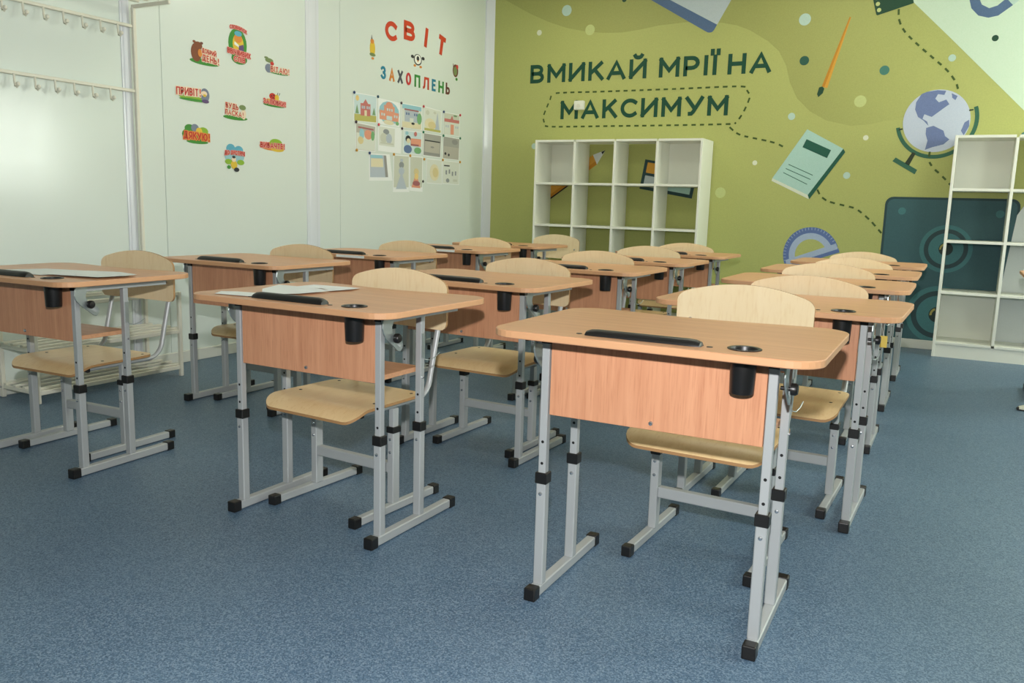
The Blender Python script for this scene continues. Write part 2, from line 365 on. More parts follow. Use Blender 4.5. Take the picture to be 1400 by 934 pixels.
wall_text('ВМИКАЙ', -3.888, -2.698, 2.244, 2.417); wall_text('МРІЇ', -2.580, -2.050, 2.244, 2.417); wall_text('НА', -1.957, -1.588, 2.243, 2.415)
wall_text('МАКСИМУМ', -3.548, -1.930, 1.897, 2.069)
def catmull(pts, n=10, closed=False):
    P = [Vector(p) for p in pts]; out = []; N = len(P)
    for i in range(N if closed else N - 1):
        p0, p1, p2, p3 = (P[(i + k) % N] if closed else P[min(max(i + k, 0), N - 1)] for k in (-1, 0, 1, 2))
        for j in range(n):
            t = j / n; out.append(.5 * (2 * p1 + (p2 - p0) * t + (2 * p0 - 5 * p1 + 4 * p2 - p3) * t * t + (3 * p1 - p0 - 3 * p2 + p3) * t ** 3))
    out.append(P[0] if closed else P[-1]); return out
def dashes(pts, closed=False, on=.045, off=.032, wd=.0075):
    path = catmull(pts, 12, closed); b = MB(); d = 0; cur = []
    fine = []
    for a, c in zip(path, path[1:]):
        k = max(1, int((c - a).length / .004))
        fine += [a + (c - a) * i / k for i in range(k)]
    s = 0; last = None
    for a in fine:
        if last is not None: s += (a - last).length
        last = a; ph = s % (on + off)
        if ph < on: cur.append(a)
        elif cur:
            if len(cur) > 2:
                p, q = cur[0], cur[-1]; n = Vector((-(q - p).y, (q - p).x)).normalized() * wd
                b.add([(v.x, YB - .0026, v.y) for v in (p - n, q - n, q + n, p + n)], [(0, 1, 2, 3)])
            cur = []
    return obj('mural_dashed_line', b, 'print_dash', wb)
dashes([(-3.606, 2.143), (-3.113, 2.141), (-2.406, 2.139), (-1.85, 2.139), (-1.786, 2.113), (-1.751, 2.063), (-1.755, 2.017), (-1.799, 1.911), (-1.852, 1.834), (-1.891, 1.823), (-2.386, 1.821), (-3.097, 1.825), (-3.652, 1.83), (-3.713, 1.862), (-3.731, 1.923), (-3.699, 2.009), (-3.653, 2.102)], True)
dashes([(-1.905, 1.796), (-1.821, 1.733), (-1.692, 1.7), (-1.566, 1.673), (-1.472, 1.644), (-1.377, 1.59)])
dashes([(-1.127, 1.269), (-1.101, 1.224), (-1.061, 1.187), (-1.001, 1.164), (-0.927, 1.147), (-0.854, 1.131), (-0.796, 1.11), (-0.689, 1.024), (-0.628, 0.959), (-0.566, 0.894)])
dashes([(-0.632, 2.682), (-0.621, 2.598), (-0.57, 2.505), (-0.468, 2.402), (-0.354, 2.299), (-0.242, 2.197), (-0.169, 2.098), (-0.144, 2.015)])
dashes([(-0.303, 1.579), (-0.302, 1.508), (-0.264, 1.451), (-0.214, 1.406), (-0.143, 1.335), (-0.07, 1.251)])
# magnet, tablet, notebook
pr('mural_magnet', [(-.17, 2.80), (-0.146, 2.723), (-0.123, 2.648), (-0.071, 2.591), (-0.002, 2.57), (0.063, 2.581), (0.151, 2.649), (0.104, 2.702), (0.05, 2.654), (-0.003, 2.639), (-0.055, 2.669), (-0.078, 2.718), (-.10, 2.80)], 'print_slate', 3)
pr('mural_magnet_tip', [(0.151, 2.649), (0.205, 2.694), (.16, 2.75), (0.104, 2.702)], 'print_cy', 3)
pr('mural_tablet', [(-2.513, 2.908), (-2.075, 2.667), (-1.78, 3.195), (-2.36, 3.195)], 'print_grey', 3)
pr('mural_tablet_edge', [(-2.692, 2.923), (-2.54, 3.195), (-2.36, 3.195), (-2.513, 2.908), (-2.075, 2.667), (-2.1, 2.623), (-2.115, 2.608), (-2.131, 2.605), (-2.15, 2.606), (-2.172, 2.617)], 'print_slate', 4)
pr('mural_notebook', [(-.90, 3.0), (-0.831, 2.781), (-0.793, 2.652), (-0.785, 2.646), (-0.532, 2.717), (-0.528, 2.722), (-.60, 2.99)], 'print_dg', 4)
for x, z in ((-.789, 2.733), (-.776, 2.686), (-.802, 2.78)): pr('mural_dot', ellipse((x, z), .016, .016, 14), 'print_pg', 5)
# brush
pr('mural_brush', [(-0.993, 2.651), (-0.984, 2.648), (-1.142, 2.104), (-1.162, 2.113)], 'print_orange_dark', 3)
pr('mural_brush', [(-0.984, 2.648), (-0.981, 2.645), (-1.118, 2.097), (-1.142, 2.104)], 'print_orange', 3)
pr('mural_brush_tip', [(-1.183, 2.105), (-1.158, 2.112), (-1.141, 2.094), (-1.15, 2.057), (-1.183, 2.026), (-1.195, 2.051)], 'print_dg', 4)
# book
pr('mural_book_cover', [(-1.25, 1.767), (-0.95, 1.605), (-1.201, 1.222), (-1.505, 1.36)], 'print_cover', 3)
pr('mural_book_spine', [(-0.95, 1.605), (-0.932, 1.578), (-1.185, 1.188), (-1.201, 1.222)], 'print_spine', 4)
pr('mural_book_pages', [(-1.505, 1.36), (-1.201, 1.222), (-1.189, 1.187), (-1.51, 1.337)], 'print_page', 4)
pr('mural_book_label', [(-1.248, 1.686), (-1.045, 1.594), (-1.072, 1.529), (-1.276, 1.62)], 'print_spine', 4)
for (a, b), (c, d) in [((-1.379, 1.477), (-1.174, 1.387)), ((-1.399, 1.442), (-1.189, 1.352)), ((-1.417, 1.408), (-1.213, 1.311))]:
    pr('mural_book_line', [(a, b - .003), (c, d - .003), (c, d + .003), (a, b + .003)], 'print_spine', 4)
# globe
pr('mural_globe', ellipse((-.281, 1.815), .238, .240, 48), 'print_globe', 4)
na = [(-0.405, 2.024), (-0.368, 2.040), (-0.292, 2.050), (-0.233, 2.043), (-0.243, 2.012), (-0.288, 2.02), (-0.304, 1.986), (-0.276, 1.957), (-0.226, 1.977), (-0.201, 1.941), (-0.251, 1.901), (-0.274, 1.881), (-0.316, 1.847), (-0.37, 1.869), (-0.38, 1.834), (-0.345, 1.812), (-0.331, 1.777), (-0.372, 1.82), (-0.414, 1.849), (-0.44, 1.906), (-0.438, 1.962)]
sa = [(-0.347, 1.763), (-0.297, 1.779), (-0.222, 1.74), (-0.207, 1.698), (-0.174, 1.673), (-0.211, 1.635), (-0.287, 1.614), (-0.34, 1.593), (-0.328, 1.664), (-0.346, 1.713)]
for q in (na, sa, [(-0.053, 1.82), (-0.047, 1.772), (-0.078, 1.703), (-0.101, 1.738), (-0.082, 1.8)], [(-0.193, 2.024), (-0.150, 2.001), (-0.162, 1.97), (-0.186, 1.989)]): pr('mural_globe_land', q, 'print_land', 5)
a0, a1 = math.radians(191), math.radians(380)
pr('mural_globe_ring', ellipse((-.278, 1.822), .293, .298, 40, a0, a1) + ellipse((-.278, 1.822), .264, .268, 40, a0, a1)[::-1], 'print_ring', 3)
for q in ([(-.545, 1.745), (-.515, 1.752), (-.517, 1.764), (-.545, 1.757)], [(-.06, 1.885), (-.03, 1.89), (-.03, 1.90), (-.06, 1.897)]): pr('mural_globe_ring', q, 'print_stem', 5)
pr('mural_globe_stem', [(-0.428, 1.576), (-0.403, 1.565), (-0.442, 1.471), (-0.475, 1.489)], 'print_stem', 4)
pr('mural_globe_foot', [(-0.546, 1.534), (-0.38, 1.437), (-0.395, 1.402), (-0.568, 1.505)], 'print_ring', 4)
# protractor
ca, ra = (-1.135, .715), math.radians(22)
pr('mural_protractor', ellipse(ca, .228, .240, 30, 0, math.pi, ra), 'print_prot_blue', 3)
pr('mural_protractor', ellipse(ca, .180, .190, 30, 0, math.pi, ra), 'print_prot_light', 4)
pr('mural_protractor', ellipse(ca, .130, .138, 30, 0, math.pi, ra), 'mural_green', 5)
pr('mural_protractor', [(-1.335, 0.610), (-1.310, .598), (-.905, .752), (-.921, 0.79), (-1.10, .725)], 'print_prot_blue', 4)
pr('mural_protractor', [(-1.341, 0.663), (-0.94, 0.824), (-0.921, 0.780), (-1.325, 0.617)], 'print_prot_light', 6)
tk = MB()
for i in range(1, 26):
    a = math.pi * i / 26; q = [ellipse(ca, r, r * 1.05, 1, a + d, a + d + .001, ra)[0] for r, d in ((.205, -.010), (.225, -.010), (.225, .010), (.205, .010))]
    tk.add([(x, YB - .0036, z) for x, z in q], [(0, 1, 2, 3)])
obj('mural_protractor_ticks', tk, 'print_prot_light', wb)
# loudspeaker
pr('mural_speaker', roundrect(-.590, .362, .02, 1.222, .06), 'print_spk_edge', 3)
pr('mural_speaker', roundrect(-.572, .344, .02, 1.204, .05), 'print_spk', 4)
for x, z, r in ((-.459, 1.109, .029), (.233, 1.104, .03)): pr('mural_dot', ellipse((x, z), r, r), 'print_spk_cone', 5)
for (x, z), R in (((-.114, .819), .190), ((-.123, .290), .232)):
    for k, (f, mn) in enumerate(((1, 'print_spk_cone'), (.83, 'print_spk_ring'), (.66, 'print_spk_cone'), (.27, 'print_spk_hub'))): pr('mural_speaker_cone', ellipse((x, z), R * f, R * f, 40), mn, 5 + k)
    pr('mural_speaker_cone', ellipse((x, z), R * .24, R * .24, 12, 2.0, 3.3) + ellipse((x, z), R * .17, R * .17, 12, 2.0, 3.3)[::-1], 'print_spk_gold', 9)
pr('mural_white_shape', [(.46, 1.26), (0.384, 1.171), (0.346, 1.10), (0.255, 0.06), (2.2, .06), (2.2, 1.26)], 'print_white', 10)
# pencil and gadget that show behind the bookcase
def oriented(p, q, w0, w1):
    p, q = Vector(p), Vector(q); n = Vector((-(q - p).y, (q - p).x)).normalized(); return [tuple(v) for v in (p + n * w0, p - n * w0, q - n * w1, q + n * w1)]
lo = lambda x: 1.253 + .69 * (x + 3.46)
hi = lambda x: 1.56 + .69 * (x + 3.19)
pr('mural_pencil', [(-3.75, lo(-3.75)), (-3.145, lo(-3.145)), (-3.19, 1.56), (-3.75, hi(-3.75))], 'print_orange', 3)
pr('mural_pencil', [(-3.75, lo(-3.75)), (-3.145, lo(-3.145)), (-3.16, lo(-3.145) + .03), (-3.75, lo(-3.75) + .04)], 'print_orange_dark', 4)
pr('mural_pencil_outline', [(-3.70, lo(-3.70) - .008), (-3.40, lo(-3.40) - .008), (-3.40, lo(-3.40) + .008), (-3.70, lo(-3.70) + .008)], 'print_black', 5)
pr('mural_pencil_tip', [(-3.19, 1.56), (-3.145, lo(-3.145)), (-3.070, 1.592), (-3.074, 1.6)], 'print_white', 4)
pr('mural_pencil_point', [(-3.105, 1.588), (-3.093, 1.564), (-3.063, 1.602)], 'print_black', 5)
gx, gz, ga = (-2.663, 1.518), (-2.707, 1.25), math.atan2(1.17 - 1.25, -2.205 + 2.707)
def gad(u, v): return (-2.707 + u * math.cos(ga) - v * math.sin(ga), 1.25 + u * math.sin(ga) + v * math.cos(ga))
pr('mural_gadget', [gad(0, 0), gad(.51, 0), gad(.51, .272), gad(0, .272)], 'print_spk_edge', 3)
for u0, u1, v0, v1, k in ((.03, .24, .155, .25, 'orange'), (.03, .24, .03, .13, 'grey'), (.27, .48, .03, .25, 'cover')):
    pr('mural_gadget_screen', [gad(u0, v0), gad(u1, v0), gad(u1, v1), gad(u0, v1)], 'print_' + k, 4)
# motion sensor box on the lettering
t = thing('wall_sensor', 'small white sensor box on the mural lettering', 'sensor', (-3.343, YB, 2.02))
obj('housing', MB().box(-.05, .05, -.045, -.001, -.042, .042).mesh('housing', .008, True, 2), 'white_board', t)
obj('lens', MB().lathe([(.018, -.050), (.018, -.044)], 16, (0, 0, -.008), 'y'), 'white_paint', t)

# ------------------------------------------------------------------ bookcases
def bookcase(x0, backs, label):
    Wd, D0, D1, Ht, T = 1.60, 7.19, 7.525, 1.675, .02
    t = thing('bookcase', label, 'bookcase', (x0, D0, 0)); D = D1 - D0
    px = [i * (Wd - T) / 4 for i in range(5)]; pz = [.10 + i * (Ht - T - .10) / 4 for i in range(5)]
    for i, x in enumerate(px):
        h0 = 0 if i in (0, 4) else pz[0] + T; h1 = Ht if i in (0, 4) else Ht - T
        me = cached(('bcv', i in (0, 4)), lambda: MB().box(0, T, 0, D, h0, h1).mesh('upright', .0015))
        obj('side_panel' if i in (0, 4) else 'divider', me, 'white_board', t, (x, 0, 0))
    for i in range(4):
        for k, z in enumerate(pz):
            me = cached('bcs', lambda: MB().box(T, px[1], .003, D, 0, T).mesh('shelf', .0015))
            obj('shelf' if 0 < k < 4 else ('top_panel' if k == 4 else 'bottom_panel'), me, 'white_board', t, (px[i], 0, z))
    obj('plinth', MB().box(T, px[4], .012, .03, 0, .10), 'white_board', t)
    for c, r in backs:
        me = cached('bcb', lambda: MB().box(T, px[1], D - .006, D, T, pz[1] - pz[0]).mesh('back_panel'))
        obj('back_panel', me, 'white_board', t, (px[c], 0, pz[r]))
bookcase(-3.635, [(0, 3), (3, 3)], 'white cube bookcase standing below the mural lettering')
bookcase(-.128, [(0, 3), (0, 0)], 'white cube bookcase standing against the printed loudspeaker and globe')

# ------------------------------------------------------------------ coat rack with shoe bench
cr_ = thing('coat_rack', 'white metal coat rack with hooks, slatted shoe shelves and hat shelf', 'coat rack', (XL + .02, 2.5, 0))
RW, RD = .905, .30
def rp(name, b, parent=cr_, bev=.003): return obj(name, b.mesh(name, bev), 'white_paint', parent)
for y in (0, RW - .022): rp('back_post', MB().box(.0, .022, y, y + .022, 0, 2.12)); rp('front_leg', MB().box(RD - .005, RD + .017, y, y + .022, 0, .505))
for y in (0, RW - .022):
    for z in (.485, .27, .055):
        e = rp('side_rail', MB().box(.022, RD - .005, y + .003, y + .019, z - .01, z + .012))
        for x in (.012, RD + .006):
            obj('bolt', cached('rbolt', lambda: MB().lathe([(.006, 0), (.006, .004), (.003, .006)], 8, (0, 0, 0), 'y')  .mesh('bolt')), 'chrome', e, (x, y - .005, z))
    rp('shelf_bracket', MB().box(.0, RD + .015, y + .003, y + .019, 2.115, 2.135))
for z in (.27, .055, 2.135):
    for i in range(4):
        x = .045 + i * (RD - .06) / 3
        rp('slat', MB().box(x - .012, x + .012, .0, RW, z + .012, z + .024), bev=.002)
for z in (.27, .055): rp('front_rail', MB().box(RD - .004, RD + .014, .022, RW - .022, z - .012, z + .012))
rp('bench_rail', MB().box(RD - .004, RD + .016, .022, RW - .022, .483, .505)); rp('bench_rail', MB().box(.0, .02, .022, RW - .022, .483, .505))
for z, yy in ((2.010, [.02 + .109 * i for i in range(8)]), (1.650, [.06 + .1095 * i for i in range(7)])):
    hb = rp('hook_bar', MB().box(.0, .016, .022, RW - .022, z - .004, z + .014))
    for y in yy:
        b = MB().tube([(.018, 0, 0), (.020, 0, -.045), (.024, 0, -.062), (.036, 0, -.068), (.046, 0, -.058)], .0055, 6)
        me = cached('hook', lambda: b.add(*(lambda q: (q.v, q.f))(MB().lathe([(.001, -.011), (.008, -.008), (.011, 0), (.008, .008), (.001, .011)], 10, (.048, 0, -.052)))).mesh('hook', 0, True))
        obj('hook', me, 'white_paint', hb, (0, y, z))

# ------------------------------------------------------------------ desks
TOPZ = .750
def outline_top():
    pts = []; X, yf, yb = .41, -.07, .535
    def arc(cx, cy, r, a0, a1, n=7): return [(cx + r * math.cos(math.radians(a0 + (a1 - a0) * i / n)), cy + r * math.sin(math.radians(a0 + (a1 - a0) * i / n))) for i in range(n + 1)]
    pts += arc(-X + .075, yf + .075, .075, 180, 270) + arc(X - .075, yf + .075, .075, 270, 360)
    pts += arc(X - .085, yb - .085, .085, 0, 82)
    n = 12; xs = X - .085
    for i in range(1, n):
        x = xs - 2 * xs * i / n; u = abs(x) / xs; pts.append((x, yb - .035 * (0.5 + 0.5 * math.cos(math.pi * min(1, u * .92)))))
    pts += arc(-X + .085, yb - .085, .085, 98, 180)
    return pts
def make_top():
    me = MB().prism(outline_top(), 'z', TOPZ - .019, TOPZ).mesh('t', .002)
    a = bpy.data.objects.new('t', me); C.objects.link(a)
    cm = MB().lathe([(.0335, TOPZ - .05), (.0335, TOPZ + .05)], 28, (.228, .02, 0)).mesh('c'); b = bpy.data.objects.new('c', cm); C.objects.link(b)
    md = a.modifiers.new('b', 'BOOLEAN'); md.object = b; md.operation = 'DIFFERENCE'; md.solver = 'EXACT'
    dg = bpy.context.evaluated_depsgraph_get(); dg.update()
    r = bpy.data.meshes.new_from_object(a.evaluated_get(dg)); r.name = 'tabletop'; r.materials.clear()
    bpy.data.objects.remove(a); bpy.data.objects.remove(b)
    for p in r.polygons:
        p.material_index = 1 if abs(p.normal.z) < .3 else 0
    return r
def make_tray(h):
    n = 14; b = MB(); L0, L1 = -.160, .135; prof = [(0, 0), (.002, .45), (.008, .80), (.016, 1.0), (.026, 1.0), (.034, .82), (.040, .4), (.042, 0)]
    rows = []
    for i in range(n + 1):
        t = i / n; x = L0 + (L1 - L0) * (.5 - .5 * math.cos(math.pi * t)); e = min(t, 1 - t) * n / 3
        k = math.sin(min(1, e) * math.pi / 2) ** .6 if e > 0 else .02
        rows.append([(x, -.022 + .021 + (y - .021) * (.55 + .45 * k), TOPZ + h * z * k) for y, z in prof])
    m_ = len(prof); vs = [p for r in rows for p in r]; fs = [(i * m_ + j, i * m_ + j + 1, (i + 1) * m_ + j + 1, (i + 1) * m_ + j) for i in range(n) for j in range(m_ - 1)]
    fs += [tuple(range(m_))[::-1], tuple(n * m_ + j for j in range(m_))]
    return b.add(vs, fs).mesh('pencil_tray', 0, True)
def make_bracket(s):
    q = [(.048, .731), (.088, .731), (.090, .705), (.082, .690), (.084, .676), (.094, .664), (.130, .642), (.137, .632), (.135, .618), (.124, .609), (.112, .612), (.060, .652), (.042, .672), (.035, .690), (.038, .712)]
    x = s * .3185
    return MB().prism(q, 'x', x, x + s * .004).mesh('tilt_bracket', .0008)
def desk(label, x, y, rz=0, tray_h=.019, strip=False, group='single school desks'):
    t = thing('school_desk', label, 'desk', (x, y, 0), rz, group)
    P = lambda name, key, fn, m_, par=t, loc=(0, 0, 0): obj(name, cached(key, fn), m_, par, loc)
    top = P('tabletop', 'top', make_top, ['laminate_lengthwise', 'edge_band'])
    P('pencil_tray', ('tray', tray_h), lambda: make_tray(tray_h), 'black_plastic')
    for px in (-.178, .152): P('hole_plug', 'plug', lambda: MB().lathe([(.0075, 0), (.0075, .001), (.005, .0016)], 12).mesh('hole_plug'), 'black_plastic', t, (px, -.002, TOPZ))
    P('cup_holder', 'cup', lambda: MB().lathe([(.0265, -.104), (.028, -.101), (.0315, -.004), (.0315, 0), (.039, .0002), (.0395, .002), (.037, .0032), (.031, .002), (.0290, -.004), (.0262, -.098), (.002, -.099)], 28, (.228, .02, TOPZ)).mesh('cup_holder', 0, True), 'black_plastic')
    pn = P('modesty_panel', 'panel', lambda: MB().box(-.2785, .2785, .055, .071, .514, TOPZ - .020).mesh('modesty_panel', .001), 'laminate_upright')
    P('bolt', 'pbolt', lambda: MB().lathe([(.002, -.0035), (.005, -.003), (.0062, 0), (.0062, .003)], 12, (0, 0, 0), 'y').mesh('bolt'), 'chrome', pn, (.003, .0535, .532))
    P('under_shelf', 'ushelf', lambda: MB().box(-.2785, .2785, .0715, .292, .517, .533).mesh('under_shelf', .001), 'laminate_lengthwise')
    for s in (-1, 1):
        fb = P('foot_bar', ('foot'), lambda: MB().box(-.0145, .0145, .012, .462, .003, .033).mesh('foot_bar', .003), 'grey_steel', t, (s * .294, 0, 0))
        for yy in (0, .4395): P('end_cap', 'dcap', lambda: MB().box(-.017, .017, 0, .0345, 0, .0365).mesh('end_cap', .0035, False, 2), 'black_plastic', fb, (0, yy, 0))
        for k, yy in enumerate((.0605, .2715)):
            lg = P('leg', 'leg', lambda: MB().box(-.0138, .0138, -.0138, .0138, .031, .326).mesh('leg', .0025), 'grey_steel', t, (s * .2925, yy, 0))
            P('bolt', 'lbolt', lambda: MB().lathe([(.002, -.0175), (.005, -.0165), (.0058, -.0135)], 10, (0, 0, .293), 'y').mesh('bolt'), 'chrome', lg)
            P('height_collar', 'collar', lambda: MB().box(-.0172, .0172, -.0172, .0172, .321, .352).mesh('height_collar', .002), 'black_plastic', lg)
            ul = P('inner_leg', 'uleg', lambda: MB().box(-.0108, .0108, -.0108, .0108, .34, .7305).mesh('inner_leg', .0015), 'grey_steel', t, (s * .2925, yy, 0))
            for z in ((.378, .438) if k == 0 else (.384, .444)):
                P('adjustment_hole', 'hole', lambda: MB().lathe([(.0042, -.0112), (.0042, -.0100)], 10, (0, 0, 0), 'y').mesh('adjustment_hole'), 'black_hole', ul, (0, 0, z))
            if k == 0: P('leg_plug', 'lplug', lambda: MB().box(-.0125, .0125, -.0125, .0125, .706, .7305).mesh('leg_plug', .001), 'black_plastic', ul)
            else:
                P('bolt', 'sbolt', lambda: MB().lathe([(.004, .0148), (.004, .0108)], 8, (0, 0, 0), 'x').mesh('bolt'), 'chrome', ul, (0, 0, .50)) if s > 0 else None
        P('side_rail', ('rail'), lambda: MB().box(-.0075, .0075, .05, .455, .703, .7305).mesh('side_rail', .001), 'grey_steel', t, (s * .3110, 0, 0))
        br = P('tilt_bracket', ('brk', s), lambda: make_bracket(s), 'zinc')
        P('slot', ('slot', s), lambda: MB().prism([(.100, .650), (.122, .633), (.126, .626), (.120, .622), (.096, .640)], 'x', s * .3226, s * .3231).mesh('slot'), 'grey_steel', br)
        P('knob', ('knob', s), lambda: MB().lathe([(.005, s * .303), (.005, s * .3265), (.0145, s * .3275), (.0150, s * .338), (.0115, s * .343), (.003, s * .344)], 14, (0, .093, .655), 'x').mesh('knob', 0, True), 'black_plastic', br)
        def hook():
            x = s * .3035
            b = MB().box(min(x, x + s * .0025), max(x, x + s * .0025), .264, .280, .566, .646)
            b.tube([(x + s * .001, .274, .572), (x + s * .003, .279, .560), (x + s * .010, .296, .556), (x + s * .016, .318, .563), (x + s * .02, .338, .576)], .0016, 6)
            return b.mesh('bag_hook', .0003)
        P('bag_hook', ('bhook', s), hook, 'zinc')
    if strip: P('name_strip', 'strip', lambda: MB().box(-.02, .185, -.0716, -.0702, .734, .749).mesh('name_strip'), 'paper')
    return t

# ------------------------------------------------------------------ chairs
def make_back():
    hw, y0 = .226, .466; n = 24; rows = 7; th = .010; F = []; 
    for i in range(n + 1):
        t = -math.cos(math.pi * i / n); x = hw * t; a = abs(t)
        zt = .776 + .042 * (1 - t * t); zb = .606
        if a > .88: k = 1 - math.sqrt(max(0, 1 - ((a - .88) / .12) ** 2)); zt -= .022 * k; zb += .026 * k
        y = y0 - .013 * t * t
        F.append([(x, y + .02 * (zb + (zt - zb) * j / rows - .69), zb + (zt - zb) * j / rows) for j in range(rows + 1)])
    return slab(F, (0, th, 0))
def slab(F, off):
    n = len(F) - 1; r = len(F[0]) - 1; b = MB(); w_ = r + 1
    A = [p for c in F for p in c]; B = [(p[0] + off[0], p[1] + off[1], p[2] + off[2]) for p in A]; N = len(A)
    fs = []
    for i in range(n):
        for j in range(r):
            q = (i * w_ + j, (i + 1) * w_ + j, (i + 1) * w_ + j + 1, i * w_ + j + 1); fs += [q, tuple(v + N for v in q[::-1])]
    loop = [j for j in range(w_)] + [i * w_ + r for i in range(1, n + 1)] + [n * w_ + j for j in range(r - 1, -1, -1)] + [i * w_ for i in range(n - 1, 0, -1)]
    e = [(loop[k], loop[(k + 1) % len(loop)], loop[(k + 1) % len(loop)] + N, loop[k] + N) for k in range(len(loop))]
    b.add(A + B, fs); b.f += e; b.mi += [1] * len(e)
    return b.mesh('slab', 0, True)
def make_seat():
    F = []; y0, y1, n = -.018, .362, 22
    for i in range(n + 1):
        t = -math.cos(math.pi * i / n); y = (y0 + y1) / 2 + (y1 - y0) / 2 * t; w_ = .208 + .008 * (1 - (y - y0) / (y1 - y0))
        d = min(y - y0, y1 - y)
        if d < .05: w_ -= .05 * (1 - math.sqrt(max(0, 1 - (1 - d / .05) ** 2)))
        row = []
        for j in range(13):
            u = -1 + 2 * j / 12; x = w_ * u
            z = .392 - .004 * (1 - u * u) * math.sin(math.pi * min(1, max(0, (y - .05) / .3)))
            if y < .06: z -= .034 * ((.06 - y) / .078) ** 2
            row.append((x, y, z))
        F.append(row)
    return slab(F, (0, 0, -.0095))
def chair(label, x, y, rz=0, dz=0.0, group='birch plywood chairs'):
    t = thing('school_chair', label, 'chair', (x, y, 0), rz, group)
    P = lambda name, key, fn, m_, par=t, loc=(0, 0, 0): obj(name, cached(key, fn), m_, par, loc)
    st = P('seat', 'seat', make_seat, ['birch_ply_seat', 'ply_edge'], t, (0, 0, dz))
    for px in (-.172, .172):
        for py in (.13, .325): P('screw', 'screw', lambda: MB().lathe([(.006, 0), (.006, .0008), (.003, .0016)], 10).mesh('screw'), 'black_plastic', st, (px, py, .3915))
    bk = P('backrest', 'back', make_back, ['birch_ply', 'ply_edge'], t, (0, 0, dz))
    for s in (-1, 1):
        P('bolt', 'bbolt', lambda: MB().lathe([(.002, -.003), (.006, -.002), (.007, .001)], 10, (0, 0, 0), 'y').mesh('bolt'), 'chrome', bk, (s * .178, .456, .690))
        fb = P('foot_bar', 'cfoot', lambda: MB().box(-.0135, .0135, .012, .446, .003, .031).mesh('foot_bar', .003), 'grey_steel', t, (s * .188, 0, 0))
        for yy in (0, .4225): P('end_cap', 'ccap', lambda: MB().box(-.016, .016, 0, .0335, 0, .0345).mesh('end_cap', .0035, False, 2), 'black_plastic', fb, (0, yy, 0))
        lg = P('leg', 'cleg', lambda: MB().box(-.0135, .0135, -.018, .018, .029, .285).mesh('leg', .0025), 'grey_steel', t, (s * .182, .218, 0))
        P('leg_collar', 'ccol', lambda: MB().box(-.0165, .0165, -.021, .021, .280, .302).mesh('leg_collar', .002), 'black_plastic', lg)
        for z in (.258, .212): P('bolt', 'cbolt', lambda: MB().lathe([(.002, -.0215), (.005, -.021), (.0058, -.0175)], 10, (0, 0, 0), 'y').mesh('bolt'), 'chrome', lg, (0, 0, z))
        P('inner_leg', 'culeg', lambda: MB().box(-.0105, .0105, -.014, .014, .27, .366).mesh('inner_leg', .0015), 'grey_steel', t, (s * .182, .218, min(0, dz)))
        def tube():
            pts = [(0, .055, .370), (0, .32, .370)] + [(0, .35 + .075 * math.sin(a), .445 - .075 * math.cos(a)) for a in [math.radians(85 * i / 8) for i in range(9)]] + [(0, .455, .56), (0, .4845, .67), (0, .488, .735)]
            return MB().tube(pts, .011, 10, .009).mesh('back_support', 0, True)
        tb = P('back_support', 'btube', tube, 'grey_steel', t, (s * .178, 0, dz))
        P('tube_plug', 'tplug', lambda: MB().box(-.012, .012, .046, .062, .358, .3795).mesh('tube_plug', .003), 'black_plastic', tb)
    P('cross_bar', 'cross', lambda: MB().box(-.169, .169, .204, .230, .136, .172).mesh('cross_bar', .0025), 'grey_steel')
    return t

ORD = ['fifth', 'fourth', 'third', 'second', 'first']
COLS = {'L': 'first', 'M': 'second', 'R': 'third'}
DESKS = {'R': [(-.647, 1.915, .010), (-.552, 2.916, -.022), (-.585, 3.98, 0), (-.598, 4.92, .003), (-.606, 5.90, 0)],
         'M': [(-1.814, 1.955, -.012), (-1.830, 2.925, -.03), (-1.815, 3.965, 0), (-1.828, 4.865, 0), (-1.86, 5.88, 0)],
         'L': [(-3.152, 1.872, .04), (-3.212, 2.972, 0), (-3.222, 3.935, 0), (-3.243, 4.95, 0), (-3.28, 5.865, 0)]}
CHAIRS = {'R': [(-.632, 2.325, -.035, .008), (-.535, 3.012, -.025, .004), (-.592, 4.075, 0, 0), (-.575, 5.015, 0, -.009), (-.615, 5.995, 0, -.010)],
          'M': [(-1.856, 2.070, -.065, .004), (-1.800, 3.030, -.035, .004), (-1.855, 4.06, 0, 0), (-1.872, 5.00, 0, 0), (-1.905, 5.975, 0, -.006)],
          'L': [(-3.190, 2.02, .035, 0), (-3.205, 3.067, 0, 0), (-3.175, 4.03, 0, 0), (-3.180, 5.045, 0, 0), (-3.200, 6.352, 0, 0)]}
for c in 'RML':
    for i, (x, y, rz) in enumerate(DESKS[c]):
        desk('beech-topped school desk, %s from the mural wall in the %s column from the coat-rack wall' % (ORD[i], COLS[c]), x, y, rz,
             .015 if (c, i) == ('R', 0) else .019, c == 'L' and i in (2, 3))
    for i, (x, y, rz, dz) in enumerate(CHAIRS[c]):
        chair('birch school chair, %s from the mural wall in the %s column from the coat-rack wall' % (ORD[i], COLS[c]), x, y, rz, dz)
desk('beech-topped school desk near the window side of the bookcase with the globe', .745, 5.71, 0)

